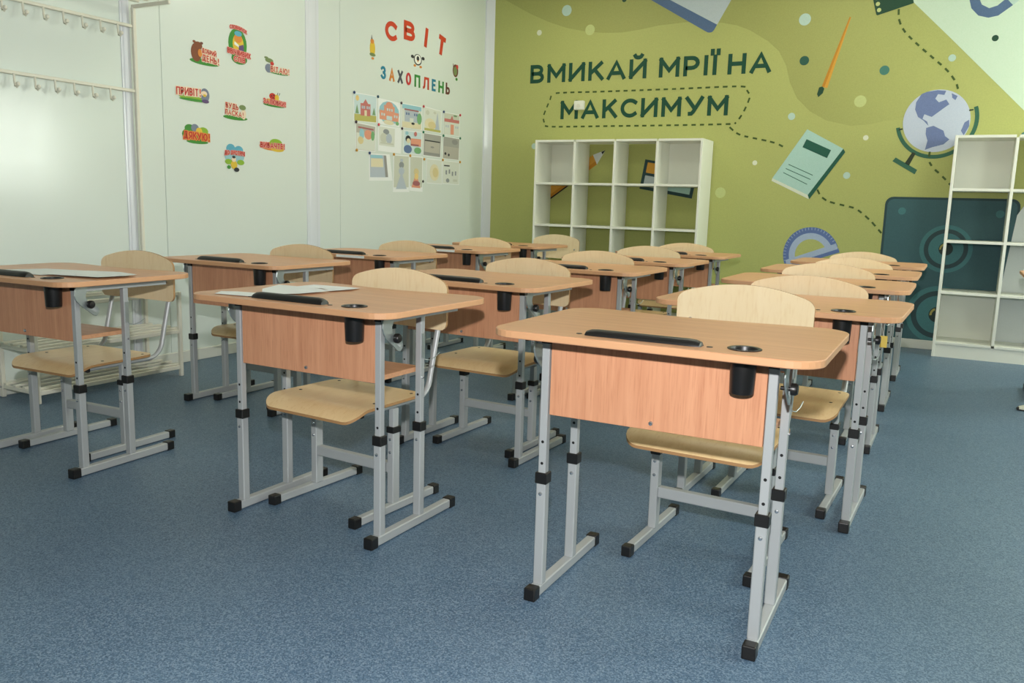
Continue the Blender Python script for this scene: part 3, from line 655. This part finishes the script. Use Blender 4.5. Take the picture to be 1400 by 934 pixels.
# ------------------------------------------------------------------ loose papers on two desks
def sheet(label, pts, base, z, lift=.004, group=None):
    x, y, rz = base; b = MB()
    cx = sum(p[0] for p in pts) / len(pts); cy = sum(p[1] for p in pts) / len(pts)
    vs = [(cx, cy, z)] + [(cx + (px - cx) * .6, cy + (py - cy) * .6, z + .0004) for px, py in pts] + [(px, py, z + lift * (.3 + .7 * ((i * 37) % 10) / 10)) for i, (px, py) in enumerate(pts)]
    n = len(pts); fs = [(0, 1 + i, 1 + (i + 1) % n) for i in range(n)] + [(1 + i, 1 + n + i, 1 + n + (i + 1) % n, 1 + (i + 1) % n) for i in range(n)]
    k = len(vs); vs2 = vs + [(a, b_, c - .0003) for a, b_, c in vs]; fs2 = fs + [tuple(v + k for v in f[::-1]) for f in fs] + [(1 + n + i, 1 + n + i + k, 1 + n + (i + 1) % n + k, 1 + n + (i + 1) % n) for i in range(n)]
    o = obj('paper_sheet', b.add(vs2, fs2).mesh('paper_sheet'), 'paper', None, (x, y, 0), rz)
    return tag(o, label, 'paper', group)
Bd = (-1.814, 1.955, -.012); Cd = (-3.152, 1.872, .04)
sheet('white paper cut-out reaching over the end of the black pencil tray', [(-.31, -.03), (-.345, .03), (-.30, .06), (-.235, .075), (-.15, .045), (-.175, -.015), (-.22, -.02)], Bd, .7522, .0012)
sheet('white paper sheet with a tab resting on the black pencil tray', [(-.165, .035), (-.27, .14), (-.34, .29), (-.275, .30), (-.15, .28), (-.069, .256), (-.09, .13), (-.13, .035)], Bd, .7545, .005)
sheet('white paper sheet lying under the chair backrest side of the papered desk', [(-.285, .30), (-.266, .39), (-.15, .415), (-.081, .43), (-.06, .35), (-.083, .272), (-.17, .325)], Bd, .7512, .006)
sheet('large white paper sheet across the desk beside the coat rack', [(-.22, .08), (-.13, .25), (.06, .30), (.13, .17), (.11, .06), (.02, .055), (-.1, .06)], Cd, .7512, .0015)
sheet('white paper sheet near the cup holder of the desk beside the coat rack', [(.10, .07), (.12, .25), (.24, .30), (.36, .28), (.40, .20), (.37, .10), (.20, .075)], Cd, .7545, .006)

# yellow tag on the hook of the fourth desk
t = thing('hanging_tag', 'small yellow tag hanging under the edge of a desk top', 'tag', (-.552 + .338, 2.916 + .325, .640))
MATS['tag_yellow'] = flat('tag_yellow', (216, 186, 72))
obj('card', MB().box(-.012, .012, -.0015, .0015, -.042, .0).mesh('card', .0006), 'tag_yellow', t)
obj('string', MB().tube([(0, 0, 0), (-.022, 0, .064)], .0008, 5), 'white_paint', t)

# pale slipper on the floor at the far right
t = thing('slipper', 'pale slipper lying on the floor in front of the globe bookcase', 'slipper', (.50, 5.46, 0), math.radians(8))
MATS['sole'] = flat('slipper_sole', (30, 30, 32)); MATS['upper'] = flat('slipper_upper', (206, 208, 190))
def sole(z0, z1, k):
    pts = [(-.135 + .27 * i / 12, .042 * math.sin(math.pi * (.06 + .90 * i / 12)) ** .5 * k) for i in range(13)]
    q = [(p[0] * k, p[1]) for p in pts] + [(p[0] * k, -p[1]) for p in pts[::-1]]
    return MB().prism(q, 'z', z0, z1)
obj('sole', sole(0, .014, 1).mesh('sole', .002), 'sole', t)
b = MB(); F = []
for i in range(9):
    xx = -.128 + .15 * i / 8; hw = .044 * math.sin(math.pi * (.09 + .5 * i / 8)) ** .55; hh = .010 + .035 * (i / 8) ** .8
    F.append([(xx, hw * math.cos(math.pi * j / 8), .012 + hh * math.sin(math.pi * j / 8)) for j in range(9)])
obj('upper', slab(F, (0, 0, -.003)), ['upper', 'upper'], t)

# ------------------------------------------------------------------ things stuck on the left wall
def lp(name, pts, matn, parent, o, layer, thick=.0012):
    """flat piece on the left wall: pts in wall (y, z)"""
    x0 = .0006 * layer + .00003 * len(parent.children)
    me = MB().prism([(a - o[0], b - o[1]) for a, b in pts], 'x', x0, x0 + thick).mesh(name)
    return obj(name, me, matn, parent)
def ltext(txt, y0, y1, z0, z1, matn, parent, o, layer, shear=0, arch=0, outline=None):
    for nm, tk, mn, ly in ([('letter_outline', .40, outline, layer)] if outline else []) + [('lettering', .17, matn, layer + 1)]:
        e = 0 if nm == 'lettering' else (z1 - z0) * .10
        vs, fs = stroke_text(txt, y0 - e, y1 + e, z0 - e, z1 + e, tk)
        L_ = y1 - y0
        obj(nm, MB().add([(.0006 * ly + .0014 + (.00003 if nm == 'lettering' else .00002) * k, a - o[0], b + shear * ((a - y0) / L_ - .5) + arch * (1 - (2 * (a - y0) / L_ - 1) ** 2) - o[1]) for a, b, k in vs], fs).mesh(nm), mn, parent)
for k, c in dict(red=(196, 44, 36), green=(60, 140, 48), lime=(140, 180, 50), yellow=(224, 190, 60), brown=(128, 70, 40), cream=(236, 216, 190), blue=(90, 170, 196), pale_blue=(150, 196, 206), grey=(120, 130, 150),
                 dark=(40, 44, 52), purple=(96, 72, 120), orange=(222, 140, 60), pink=(226, 160, 150), orange_red=(206, 66, 36), teal=(36, 130, 160), dull_green=(120, 140, 90), white=(236, 238, 230), plum=(110, 60, 50),
                 red_letter=(206, 58, 60), green_letter=(54, 140, 60), slate=(84, 86, 96)).items(): MATS['v_' + k] = flat('v_' + k, c)
def sticker(label, y0, y1, z0, z1):
    o = (y0, z0); t = thing('wall_sticker', label, 'sticker', (XL + .0005, y0, z0), 0, 'courtesy word stickers')
    return t, o, (lambda u, v: (y0 + u * (y1 - y0), z0 + v * (z1 - z0)))
def blob(f, u, v, ru, rv, n=20):
    return [f(u + ru * math.cos(2 * math.pi * i / n), v + rv * math.sin(2 * math.pi * i / n)) for i in range(n)]
def grow(pts, k=1.08):
    cy = sum(p[0] for p in pts) / len(pts); cz = sum(p[1] for p in pts) / len(pts); return [(cy + (a - cy) * k, cz + (b - cz) * k) for a, b in pts]
# bear
t, o, f = sticker('sticker with a brown bear and the words good day in red', 3.808, 4.05, 1.887, 2.021)
lp('grass', blob(f, .52, .12, .50, .14), 'v_green', t, o, 0); lp('bear_body', blob(f, .24, .50, .17, .42), 'v_brown', t, o, 1)
lp('bear_head', blob(f, .30, .82, .14, .18), 'v_brown', t, o, 2); lp('bear_ear', blob(f, .18, .97, .05, .06), 'v_brown', t, o, 2); lp('bear_ear', blob(f, .42, .96, .05, .06), 'v_plum', t, o, 2)
lp('bear_belly', blob(f, .36, .50, .07, .18), 'v_orange', t, o, 3)
ltext('ДОБРИЙ', f(.42, 0)[0], f(.90, 0)[0], f(0, .50)[1], f(0, .72)[1], 'v_red', t, o, 3, shear=-.012, outline='v_cream')
ltext('ДЕНЬ!', f(.42, 0)[0], f(.98, 0)[0], f(0, .14)[1], f(0, .44)[1], 'v_red', t, o, 3, shear=-.010, outline='v_cream')
# header
t, o, f = sticker('tall sticker heading the polite words with a yellow reader on green', 4.12, 4.321, 1.937, 2.177)
lp('leaf_shape', blob(f, .46, .52, .40, .42), 'v_green', t, o, 0); lp('leaf_shape', blob(f, .52, .14, .34, .15), 'v_green', t, o, 0)
lp('figure', blob(f, .48, .52, .24, .28), 'v_yellow', t, o, 1); lp('figure', blob(f, .48, .68, .17, .12), 'v_orange', t, o, 2); lp('cap', blob(f, .48, .80, .16, .07), 'v_blue', t, o, 3); lp('book', [f(.50, .34), f(.72, .38), f(.70, .54), f(.50, .48)], 'v_purple', t, o, 3); lp('book', [f(.30, .50), f(.50, .44), f(.50, .50), f(.32, .58)], 'v_white', t, o, 3)
ltext('СЛОВНИЧОК', f(.12, 0)[0], f(.86, 0)[0], f(0, .86)[1], f(0, .96)[1], 'v_red', t, o, 4, arch=.010, shear=-.012, outline='v_pink')
ltext('ВВІЧЛИВИХ', f(.0, 0)[0], f(1.0, 0)[0], f(0, .22)[1], f(0, .36)[1], 'v_red', t, o, 4, shear=-.012, outline='v_pink')
ltext('СЛІВ', f(.26, 0)[0], f(.76, 0)[0], f(0, .05)[1], f(0, .19)[1], 'v_red', t, o, 4, outline='v_pink')
# greeting with donkey-grey figure
t, o, f = sticker('sticker with a grey animal leaning on the red word of greeting', 4.451, 4.69, 1.922, 2.028)
lp('grass', blob(f, .55, .10, .45, .10), 'v_green', t, o, 0); lp('animal_body', blob(f, .17, .28, .14, .28), 'v_grey', t, o, 1); lp('animal_head', blob(f, .20, .78, .16, .14), 'v_dull_green', t, o, 1); lp('animal_ear', blob(f, .08, .92, .08, .07), 'v_dull_green', t, o, 2)
lp('bird', blob(f, .31, .62, .07, .12), 'v_red', t, o, 2)
ltext('ВІТАЮ!', f(.24, 0)[0], f(1.0, 0)[0], f(0, .10)[1], f(0, .46)[1], 'v_red', t, o, 3, outline='v_cream')
# hello
t, o, f = sticker('sticker with the red word of hello beside a small gnome', 3.701, 3.964, 1.650, 1.744)
lp('ground', [f(.02, .38), f(.78, .34), f(.95, .05), f(.55, .0), f(.15, .10)], 'v_lime', t, o, 0); lp('ground', blob(f, .48, .10, .40, .09), 'v_green', t, o, 1)
lp('gnome_body', blob(f, .85, .52, .14, .46), 'v_grey', t, o, 1); lp('gnome_face', blob(f, .83, .62, .09, .17), 'v_cream', t, o, 2); lp('gnome_nose', blob(f, .84, .50, .05, .09), 'v_yellow', t, o, 3); lp('gnome_shoes', blob(f, .86, .12, .11, .12), 'v_purple', t, o, 3)
ltext('ПРИВІТ!', f(.0, 0)[0], f(.72, 0)[0], f(0, .34)[1], f(0, .84)[1], 'v_red', t, o, 2, shear=.006, outline='v_cream')
# please
t, o, f = sticker('sticker with the red words of please on a green mound', 4.072, 4.285, 1.573, 1.680)
lp('mound', blob(f, .5, .12, .50, .14), 'v_green', t, o, 0); lp('animal_body', blob(f, .84, .40, .10, .32), 'v_cream', t, o, 1); lp('animal_head', blob(f, .80, .80, .14, .16), 'v_dull_green', t, o, 1)
ltext('БУДЬ', f(.10, 0)[0], f(.62, 0)[0], f(0, .62)[1], f(0, .96)[1], 'v_red', t, o, 2, shear=-.006, outline='v_cream')
ltext('ЛАСКА!', f(.06, 0)[0], f(.82, 0)[0], f(0, .22)[1], f(0, .54)[1], 'v_red', t, o, 2, shear=-.010, outline='v_cream')
# ladybird
t, o, f = sticker('sticker with a red ladybird sitting on the red word', 4.43, 4.657, 1.693, 1.798)
lp('grass', blob(f, .5, .14, .48, .12), 'v_green', t, o, 0); lp('leaf', blob(f, .5, .38, .40, .18), 'v_yellow', t, o, 0); lp('ladybird_body', blob(f, .42, .70, .14, .22), 'v_red', t, o, 1); lp('ladybird_head', blob(f, .60, .66, .09, .20), 'v_yellow', t, o, 2)
for u, v in ((.37, .72), (.46, .78), (.44, .62)): lp('ladybird_spot', blob(f, u, v, .025, .05, 10), 'v_dark', t, o, 2)
for u in (.60, .68): lp('feeler', [f(u, .82), f(u + .02, .82), f(u + .06, .99), f(u + .04, .99)], 'v_dark', t, o, 2)
ltext('ЗАЛЮБКИ!', f(.02, 0)[0], f(.98, 0)[0], f(0, .16)[1], f(0, .48)[1], 'v_red', t, o, 3, shear=-.006, outline='v_pink')
# thanks
t, o, f = sticker('sticker with the red word of thanks over green bushes and a grey animal', 3.736, 3.952, 1.391, 1.513)
lp('bush', blob(f, .5, .45, .50, .40), 'v_green', t, o, 0); lp('bush', blob(f, .28, .76, .18, .20), 'v_green', t, o, 0); lp('bush', blob(f, .78, .68, .18, .20), 'v_lime', t, o, 0); lp('mound', blob(f, .55, .10, .40, .10), 'v_green', t, o, 0)
lp('animal', blob(f, .47, .80, .14, .20), 'v_grey', t, o, 1); lp('sun_patch', blob(f, .62, .62, .12, .22), 'v_yellow', t, o, 1)
ltext('ДЯКУЮ!', f(.04, 0)[0], f(1.0, 0)[0], f(0, .20)[1], f(0, .58)[1], 'v_red', t, o, 3, shear=-.006, outline='v_orange')
# sorry
t, o, f = sticker('yellow sticker with the red word of apology and a green snail', 4.39, 4.641, 1.387, 1.478)
lp('cloud', blob(f, .5, .40, .50, .32), 'v_orange', t, o, 0); lp('cloud', blob(f, .70, .22, .26, .20), 'v_yellow', t, o, 1); lp('snail', blob(f, .64, .70, .24, .30), 'v_lime', t, o, 0)
ltext('ВИБАЧТЕ!', f(.03, 0)[0], f(.97, 0)[0], f(0, .26)[1], f(0, .66)[1], 'v_red', t, o, 3, outline='v_pink')
# see you
t, o, f = sticker('sticker with a pale blue balloon cloud and a small bee below it', 4.074, 4.25, 1.235, 1.413)
lp('cloud', blob(f, .5, .58, .50, .32), 'v_pale_blue', t, o, 0); lp('cloud', blob(f, .32, .82, .22, .18), 'v_blue', t, o, 1); lp('cloud', blob(f, .72, .78, .22, .17), 'v_blue', t, o, 1)
for s in (-1, 1): lp('wing', blob(f, .5 + .30 * s, .34, .18, .10), 'v_lime', t, o, 2)
lp('bee_body', blob(f, .46, .24, .16, .16), 'v_yellow', t, o, 3); lp('bee_head', blob(f, .45, .44, .11, .10), 'v_cream', t, o, 3); lp('bee_hat', blob(f, .45, .52, .08, .05), 'v_dark', t, o, 4); lp('basket', blob(f, .58, .06, .13, .08), 'v_dark', t, o, 4); lp('leaf', blob(f, .20, .14, .09, .07), 'v_green', t, o, 4)
ltext('ДО ЗУСТРІЧІ', f(.0, 0)[0], f(1.0, 0)[0], f(0, .58)[1], f(0, .74)[1], 'v_red', t, o, 5, arch=.004, outline='v_pink')

# cut-out letters
def letter(ch, label, y0, y1, z0, z1, matn, rot=0, tk=.24, group='cut-out title letters'):
    cy, cz = (y0 + y1) / 2, (z0 + z1) / 2; c_, s_ = math.cos(rot), math.sin(rot)
    vs, fs = stroke_text(ch, y0 - cy, y1 - cy, z0 - cz, z1 - cz, tk); b = MB(); R_ = lambda p: (p[0] * c_ - p[1] * s_, p[0] * s_ + p[1] * c_)
    n = len(vs); q = [R_(p) for p in vs]; edge = {}
    for f in fs:
        for k in range(4):
            e = (f[k], f[(k + 1) % 4]); key = tuple(sorted(e)); edge[key] = None if key in edge else e
    ks = [p[2] for p in vs]; b.add([(.0008, *p) for p in q] + [(.0038 + .00015 * k, *p) for p, k in zip(q, ks)], [f[::-1] for f in fs] + [tuple(v + n for v in f) for f in fs] + [(e[0], e[1], e[1] + n, e[0] + n) for e in edge.values() if e])
    return tag(obj('cut_out_letter', b.mesh('cut_out_letter'), matn, None, (XL, cy, cz)), label, 'letter', group)
for ch, nm, y0, y1, z0, z1, rot in (('С', 'round open C-shaped', 5.823, 5.985, 2.385, 2.54, 0), ('В', 'double-bowled B-shaped', 6.085, 6.245, 2.432, 2.588, 0), ('І', 'single slanting bar', 6.395, 6.445, 2.42, 2.585, -.16), ('Т', 'tilted T-shaped', 6.595, 6.745, 2.395, 2.565, -.20)):
    letter(ch, 'large orange-red %s letter of the wall title above the drawings' % nm, y0, y1, z0, z1, 'v_orange_red', rot)
for ch, (y0, y1), cn, mn in zip('ЗАХОПЛЕНЬ', [(5.766, 5.833), (5.881, 5.954), (6.0, 6.072), (6.12, 6.194), (6.249, 6.333), (6.375, 6.471), (6.52, 6.589), (6.628, 6.714), (6.751, 6.819)],
                            ['blue 3-shaped', 'orange A-shaped', 'dark grey X-shaped', 'red O-shaped', 'green arch-shaped', 'orange-red peaked', 'blue E-shaped', 'green H-shaped', 'brown b-shaped'], ['v_teal', 'v_orange', 'v_slate', 'v_red_letter', 'v_green_letter', 'v_orange_red', 'v_teal', 'v_green_letter', 'v_plum']):
    letter(ch, 'small %s cut-out letter in the title row above the drawings' % cn, y0, y1, 2.062, 2.166, mn, 0, .20)
# small figures around the title
t = thing('wall_figure', 'tall thin yellow bird cut-out beside the red title letters', 'wall figure', (XL + .0005, 5.616, 2.195), 0, 'title cut-out figures'); o = (5.616, 2.195); f = lambda u, v: (5.616 + .077 * u, 2.195 + .191 * v)
lp('body', blob(f, .5, .45, .45, .32), 'v_yellow', t, o, 0); lp('head', blob(f, .45, .74, .30, .10), 'v_orange', t, o, 1); lp('base', blob(f, .5, .20, .50, .07), 'v_dull_green', t, o, 1); lp('crest', [f(.28, .82), f(.46, .82), f(.36, 1.0)], 'v_dark', t, o, 1); lp('foot', blob(f, .55, .05, .22, .05), 'v_orange', t, o, 0)
t = thing('wall_figure', 'black and white bird cut-out between the two title rows', 'wall figure', (XL + .0005, 6.193, 2.231), 0, 'title cut-out figures'); o = (6.193, 2.231); f = lambda u, v: (6.193 + .203 * u, 2.231 + .118 * v)
lp('body', blob(f, .5, .54, .30, .40), 'v_dark', t, o, 0); lp('belly', blob(f, .5, .56, .24, .33), 'v_white', t, o, 1); lp('face', blob(f, .5, .62, .10, .18), 'v_dark', t, o, 2); lp('beak', [f(.44, .50), f(.56, .50), f(.5, .36)], 'v_orange', t, o, 3)
for s in (-1, 1): lp('wing', blob(f, .5 + .40 * s, .70 + .03 * s, .11, .12), 'v_dark', t, o, 1); lp('foot', blob(f, .5 + .22 * s, .08, .09, .09), 'v_orange', t, o, 1)
t = thing('wall_figure', 'brown and green hedgehog cut-out at the end of the title', 'wall figure', (XL + .0005, 6.858, 2.206), 0, 'title cut-out figures'); o = (6.858, 2.206); f = lambda u, v: (6.858 + .113 * u, 2.206 + .17 * v)
lp('body', blob(f, .5, .52, .42, .34), 'v_plum', t, o, 0); lp('belly', blob(f, .46, .50, .26, .24), 'v_dull_green', t, o, 1); lp('patch', blob(f, .74, .74, .18, .12), 'v_red_letter', t, o, 1); lp('leaf', blob(f, .68, .08, .16, .08), 'v_green', t, o, 1); lp('stick', [f(.08, .86), f(.14, .86), f(.20, .60), f(.14, .60)], 'v_plum', t, o, 1)

# ------------------------------------------------------------------ drawings
for k, c in dict(sky=(196, 220, 222), brick=(190, 90, 80), olive=(178, 172, 70), sun=(236, 200, 110), tree=(96, 140, 84), coral=(224, 136, 100), water=(130, 190, 206), mid=(196, 200, 180), photo=(150, 150, 140), photo2=(170, 166, 150), photo3=(128, 128, 122), sand=(224, 214, 170), pencil=(120, 128, 130), pale=(214, 220, 206),
                 steel=(168, 182, 196), straw=(214, 196, 130), wine=(150, 70, 70), leafy=(90, 160, 90), navy=(60, 90, 140)).items(): MATS['d_' + k] = flat('d_' + k, tuple(int(v * .78 + 232 * .22) for v in c), .8)
def drawing(label, q, img, items, margin=(.0, .0, .0, .0)):
    """q = corner list (tl, tr, br, bl) on the wall; items = (kind, u, v, ru, rv, mat) in the picture"""
    o = q[3]; t = thing('drawing_sheet', label, 'drawing', (XL + .0006, o[0], o[1]), 0, "pupils' drawings pinned on the wall")
    def f(u, v):
        a = [q[3][i] + (q[2][i] - q[3][i]) * u for i in (0, 1)]; b = [q[0][i] + (q[1][i] - q[0][i]) * u for i in (0, 1)]
        return (a[0] + (b[0] - a[0]) * v, a[1] + (b[1] - a[1]) * v)
    lp('paper', [f(0, 0), f(1, 0), f(1, 1), f(0, 1)], 'paper', t, o, 0, .0008)
    l, r_, b_, t_ = margin; g = lambda u, v: f(l + u * (1 - l - r_), b_ + v * (1 - b_ - t_))
    if img: lp('picture', [g(0.03, 0.03), g(.97, 0.03), g(.97, .97), g(0.03, .97)], img, t, o, 1, .0006)
    for n, (kd, u, v, ru, rv, mn) in enumerate(items):
        pts = blob(g, u, v, ru, rv, 14) if kd == 'o' else ([g(u - ru, v - rv), g(u + ru, v - rv), g(u + ru, v + rv), g(u - ru, v + rv)] if kd == 'r' else [g(u - ru, v - rv), g(u + ru, v - rv), g(u, v + rv)])
        lp('drawn_shape', pts, mn, t, o, 2 + n * .5, .0004)
SH = [[(5.41, 1.91), (5.717, 1.916), (5.713, 1.70), (5.414, 1.688)], [(5.73, 1.905), (6.04, 1.898), (6.03, 1.694), (5.732, 1.697)], [(6.055, 1.903), (6.371, 1.905), (6.369, 1.702), (6.056, 1.697)], [(6.4, 1.914), (6.687, 1.902), (6.683, 1.699), (6.395, 1.701)], [(6.724, 1.9), (7.006, 1.902), (7.006, 1.697), (6.725, 1.691)],
      [(5.436, 1.683), (5.701, 1.674), (5.694, 1.465), (5.441, 1.462)], [(5.73, 1.690), (6.065, 1.690), (6.055, 1.475), (5.732, 1.479)], [(6.094, 1.679), (6.376, 1.686), (6.366, 1.482), (6.086, 1.482)], [(6.395, 1.685), (6.694, 1.683), (6.68, 1.477), (6.39, 1.481)], [(6.719, 1.685), (7.013, 1.68), (7.005, 1.473), (6.712, 1.473)],
      [(5.61, 1.451), (5.892, 1.459), (5.935, 1.242), (5.611, 1.229)], [(5.946, 1.463), (6.183, 1.468), (6.185, 1.153), (5.94, 1.146)], [(6.188, 1.468), (6.39, 1.47), (6.392, 1.159), (6.188, 1.165)], [(6.45, 1.463), (6.708, 1.461), (6.712, 1.237), (6.455, 1.239)], [(6.714, 1.461), (7.021, 1.462), (7.013, 1.241), (6.717, 1.243)]]
R, O, T3 = 'r', 'o', 't'
wins = lambda us, v, mn: [(R, u, v, .03, .05, mn) for u in us]
drawing('drawing of a red brick school with a yellow sun on an olive lawn', SH[0], 'd_sky', [(R, .5, .14, .47, .12, 'd_olive'), (O, .16, .82, .07, .10, 'd_sun'), (R, .5, .44, .21, .22, 'd_brick'), (T3, .5, .73, .12, .09, 'd_brick'), (R, .5, .32, .05, .10, 'd_sand'), (T3, .14, .44, .07, .16, 'd_tree'), (T3, .86, .42, .07, .14, 'd_tree')] + wins((.36, .44, .56, .64), .52, 'd_steel'))
drawing('drawing of an orange domed school in a blue oval', SH[1], None, [(O, .5, .5, .47, .46, 'd_water'), (R, .5, .38, .44, .18, 'd_coral'), (R, .5, .58, .24, .20, 'd_coral'), (O, .5, .78, .17, .16, 'd_coral'), (R, .5, .30, .13, .08, 'd_sky'), (O, .48, .12, .24, .09, 'd_sand'), (O, .88, .14, .08, .08, 'd_leafy')] + wins((.16, .26, .74, .84), .40, 'd_sky') + wins((.40, .5, .60), .62, 'd_sky'))
drawing('drawing of a long blue school with a green tree', SH[2], 'd_pale', [(R, .5, .14, .46, .12, 'd_sand'), (R, .5, .88, .46, .09, 'd_water'), (R, .48, .52, .32, .24, 'd_steel'), (R, .48, .77, .34, .03, 'd_wine'), (O, .86, .46, .12, .24, 'd_leafy'), (R, .48, .36, .09, .08, 'd_pale'), (O, .55, .22, .08, .05, 'v_dark')] + wins((.24, .34, .62, .72), .60, 'd_navy'))
drawing('pale drawing of green hills and a tall tree', SH[3], 'd_pale', [(O, .36, .32, .30, .24, 'd_sand'), (T3, .76, .50, .13, .38, 'd_steel'), (O, .20, .78, .10, .10, 'd_mid'), (O, .46, .28, .22, .16, 'd_straw'), (R, .5, .08, .46, .05, 'd_olive'), (O, .6, .84, .08, .06, 'd_mid')])
drawing('drawing of a building with a broad red roof', SH[4], 'd_mid', [(R, .5, .34, .46, .30, 'd_pale'), (R, .5, .66, .46, .07, 'd_brick'), (T3, .5, .76, .14, .14, 'd_brick'), (R, .52, .28, .10, .22, 'd_coral'), (O, .7, .90, .12, .04, 'd_tree')] + wins((.14, .26, .74, .86), .40, 'd_steel'))
drawing('photo print of children in coloured clothes below a garland', SH[5], 'd_photo2', [(R, .5, .34, .46, .30, 'd_pale'), (O, .30, .62, .12, .20, 'd_water'), (O, .62, .62, .20, .18, 'd_coral'), (O, .24, .38, .14, .14, 'd_straw'), (R, .5, .84, .38, .03, 'd_wine'), (O, .84, .60, .09, .18, 'd_leafy')])
drawing('small grey pencil sketch on a wide white sheet', SH[6], 'd_pale', [(O, .45, .75, .18, .14, 'd_pencil'), (O, .30, .42, .20, .26, 'd_mid'), (O, .62, .42, .18, .26, 'd_steel'), (R, .5, .16, .40, .04, 'd_mid')], (.02, .28, .20, .04))
drawing('drawing of a dark-haired child at a desk in teal and orange', SH[7], 'd_sky', [(O, .24, .64, .14, .15, 'v_dark'), (O, .26, .56, .10, .11, 'd_sand'), (O, .24, .20, .22, .18, 'd_navy'), (O, .78, .18, .20, .14, 'd_leafy'), (R, .66, .52, .28, .16, 'd_coral'), (R, .60, .40, .22, .04, 'd_wine'), (O, .16, .88, .08, .08, 'd_water'), (O, .62, .88, .08, .10, 'd_brick')])
drawing('grey photo print of a low wide building', SH[8], 'd_photo', [(R, .5, .42, .40, .24, 'd_photo2'), (R, .5, .68, .42, .025, 'v_dark'), (R, .5, .12, .46, .06, 'd_photo3'), (O, .5, .42, .10, .04, 'd_photo3')])
drawing('dark grey photo print of an empty yard', SH[9], 'd_photo', [(R, .5, .30, .46, .26, 'd_photo2'), (O, .7, .80, .18, .12, 'd_photo3'), (O, .16, .24, .06, .06, 'v_dark'), (O, .36, .20, .05, .06, 'v_dark')])
drawing('white-bordered photo print with a dark right edge', SH[10], 'd_steel', [(R, .42, .52, .34, .30, 'd_sand'), (R, .90, .5, .07, .46, 'd_photo3'), (R, .4, .90, .34, .06, 'd_water'), (R, .42, .30, .34, .16, 'd_steel')], (.02, .16, .10, .02))
drawing('narrow drawing of a blue standing figure', SH[11], 'd_mid', [(O, .5, .70, .16, .10, 'd_pencil'), (O, .5, .52, .18, .12, 'd_steel'), (T3, .5, .24, .34, .26, 'd_steel'), (O, .5, .84, .10, .05, 'd_steel')], (.02, .02, .10, .0))
drawing('narrow drawing of a figure in a yellow and wine dress', SH[12], 'd_mid', [(O, .5, .50, .20, .12, 'd_straw'), (T3, .48, .24, .36, .24, 'd_coral'), (O, .5, .36, .16, .10, 'd_sun'), (O, .5, .14, .30, .08, 'd_wine')], (.02, .02, .10, .0))
drawing('very pale drawing with a faint yellow shape', SH[13], 'd_pale', [(O, .5, .46, .30, .34, 'd_sand'), (O, .56, .46, .18, .20, 'd_straw')])
drawing('white sheet with rows of small grey pencil marks', SH[14], 'd_pale', [(R, .22 + .18 * i, .50 + .05 * math.sin(i * 2), .04, .09, 'd_pencil') for i in range(4)] + [(R, .24, .78, .16, .025, 'v_dark'), (O, .30, .16, .10, .09, 'd_pencil'), (R, .74, .18, .12, .05, 'd_mid')])
PC = dict(n=('dark blue', (30, 60, 110)), b=('blue-green', (24, 74, 96)), d=('dark purple', (58, 36, 52)), r=('red', (206, 60, 70)), g=('green', (36, 120, 90)), y=('amber', (206, 150, 50)), k=('black', (30, 30, 36)))
for k, (nm, c) in PC.items(): MATS['pin_' + k] = flat('pin_' + k, c, .3)
for y, z, k, where in [(5.415, 1.908, 'n', 'upper outer corner of the red brick school drawing'), (5.72, 1.912, 'b', 'top between the red school and domed school drawings'), (6.047, 1.9, 'd', 'top between the domed school and long blue school drawings'), (6.385, 1.91, 'r', 'top beside the pale drawing of hills'), (6.715, 1.899, 'n', 'top beside the red roof drawing'), (7.002, 1.898, 'r', 'upper outer corner of the red roof drawing'),
    (5.438, 1.684, 'd', 'top of the photo print with a garland'), (5.732, 1.69, 'r', 'top of the small grey pencil sketch'), (6.06, 1.688, 'd', 'top beside the dark-haired child drawing'), (6.385, 1.687, 'g', 'top of the low wide building photo'), (6.715, 1.684, 'g', 'top of the empty yard photo'), (7.01, 1.683, 'g', 'upper outer corner of the empty yard photo'),
    (5.445, 1.464, 'y', 'bottom of the photo print with a garland'), (5.612, 1.452, 'n', 'top of the white-bordered photo print'), (5.945, 1.463, 'y', 'top of the blue standing figure drawing'), (6.185, 1.467, 'y', 'top of the wine dress figure drawing'), (6.404, 1.450, 'y', 'top beside the faint yellow shape drawing'), (6.711, 1.462, 'y', 'top beside the sheet of pencil marks'), (7.015, 1.460, 'y', 'upper outer corner of the pencil marks sheet'), (6.388, 1.253, 'k', 'lower corner of the wine dress figure drawing')]:
    t = thing('push_pin', '%s push pin at the %s' % (PC[k][0], where), 'push pin', (XL, y, z), 0, 'push pins in the drawings')
    obj('head', cached(('pin', k), lambda: MB().lathe([(.006, .0045), (.0115, .006), (.0125, .010), (.009, .014), (.002, .0155)], 12, (0, 0, 0), 'x').mesh('head', 0, True)), 'pin_' + k, t)
    obj('point', cached('pinp', lambda: MB().lathe([(.0012, .0), (.0012, .006)], 6, (0, 0, 0), 'x').mesh('point')), 'chrome', t)
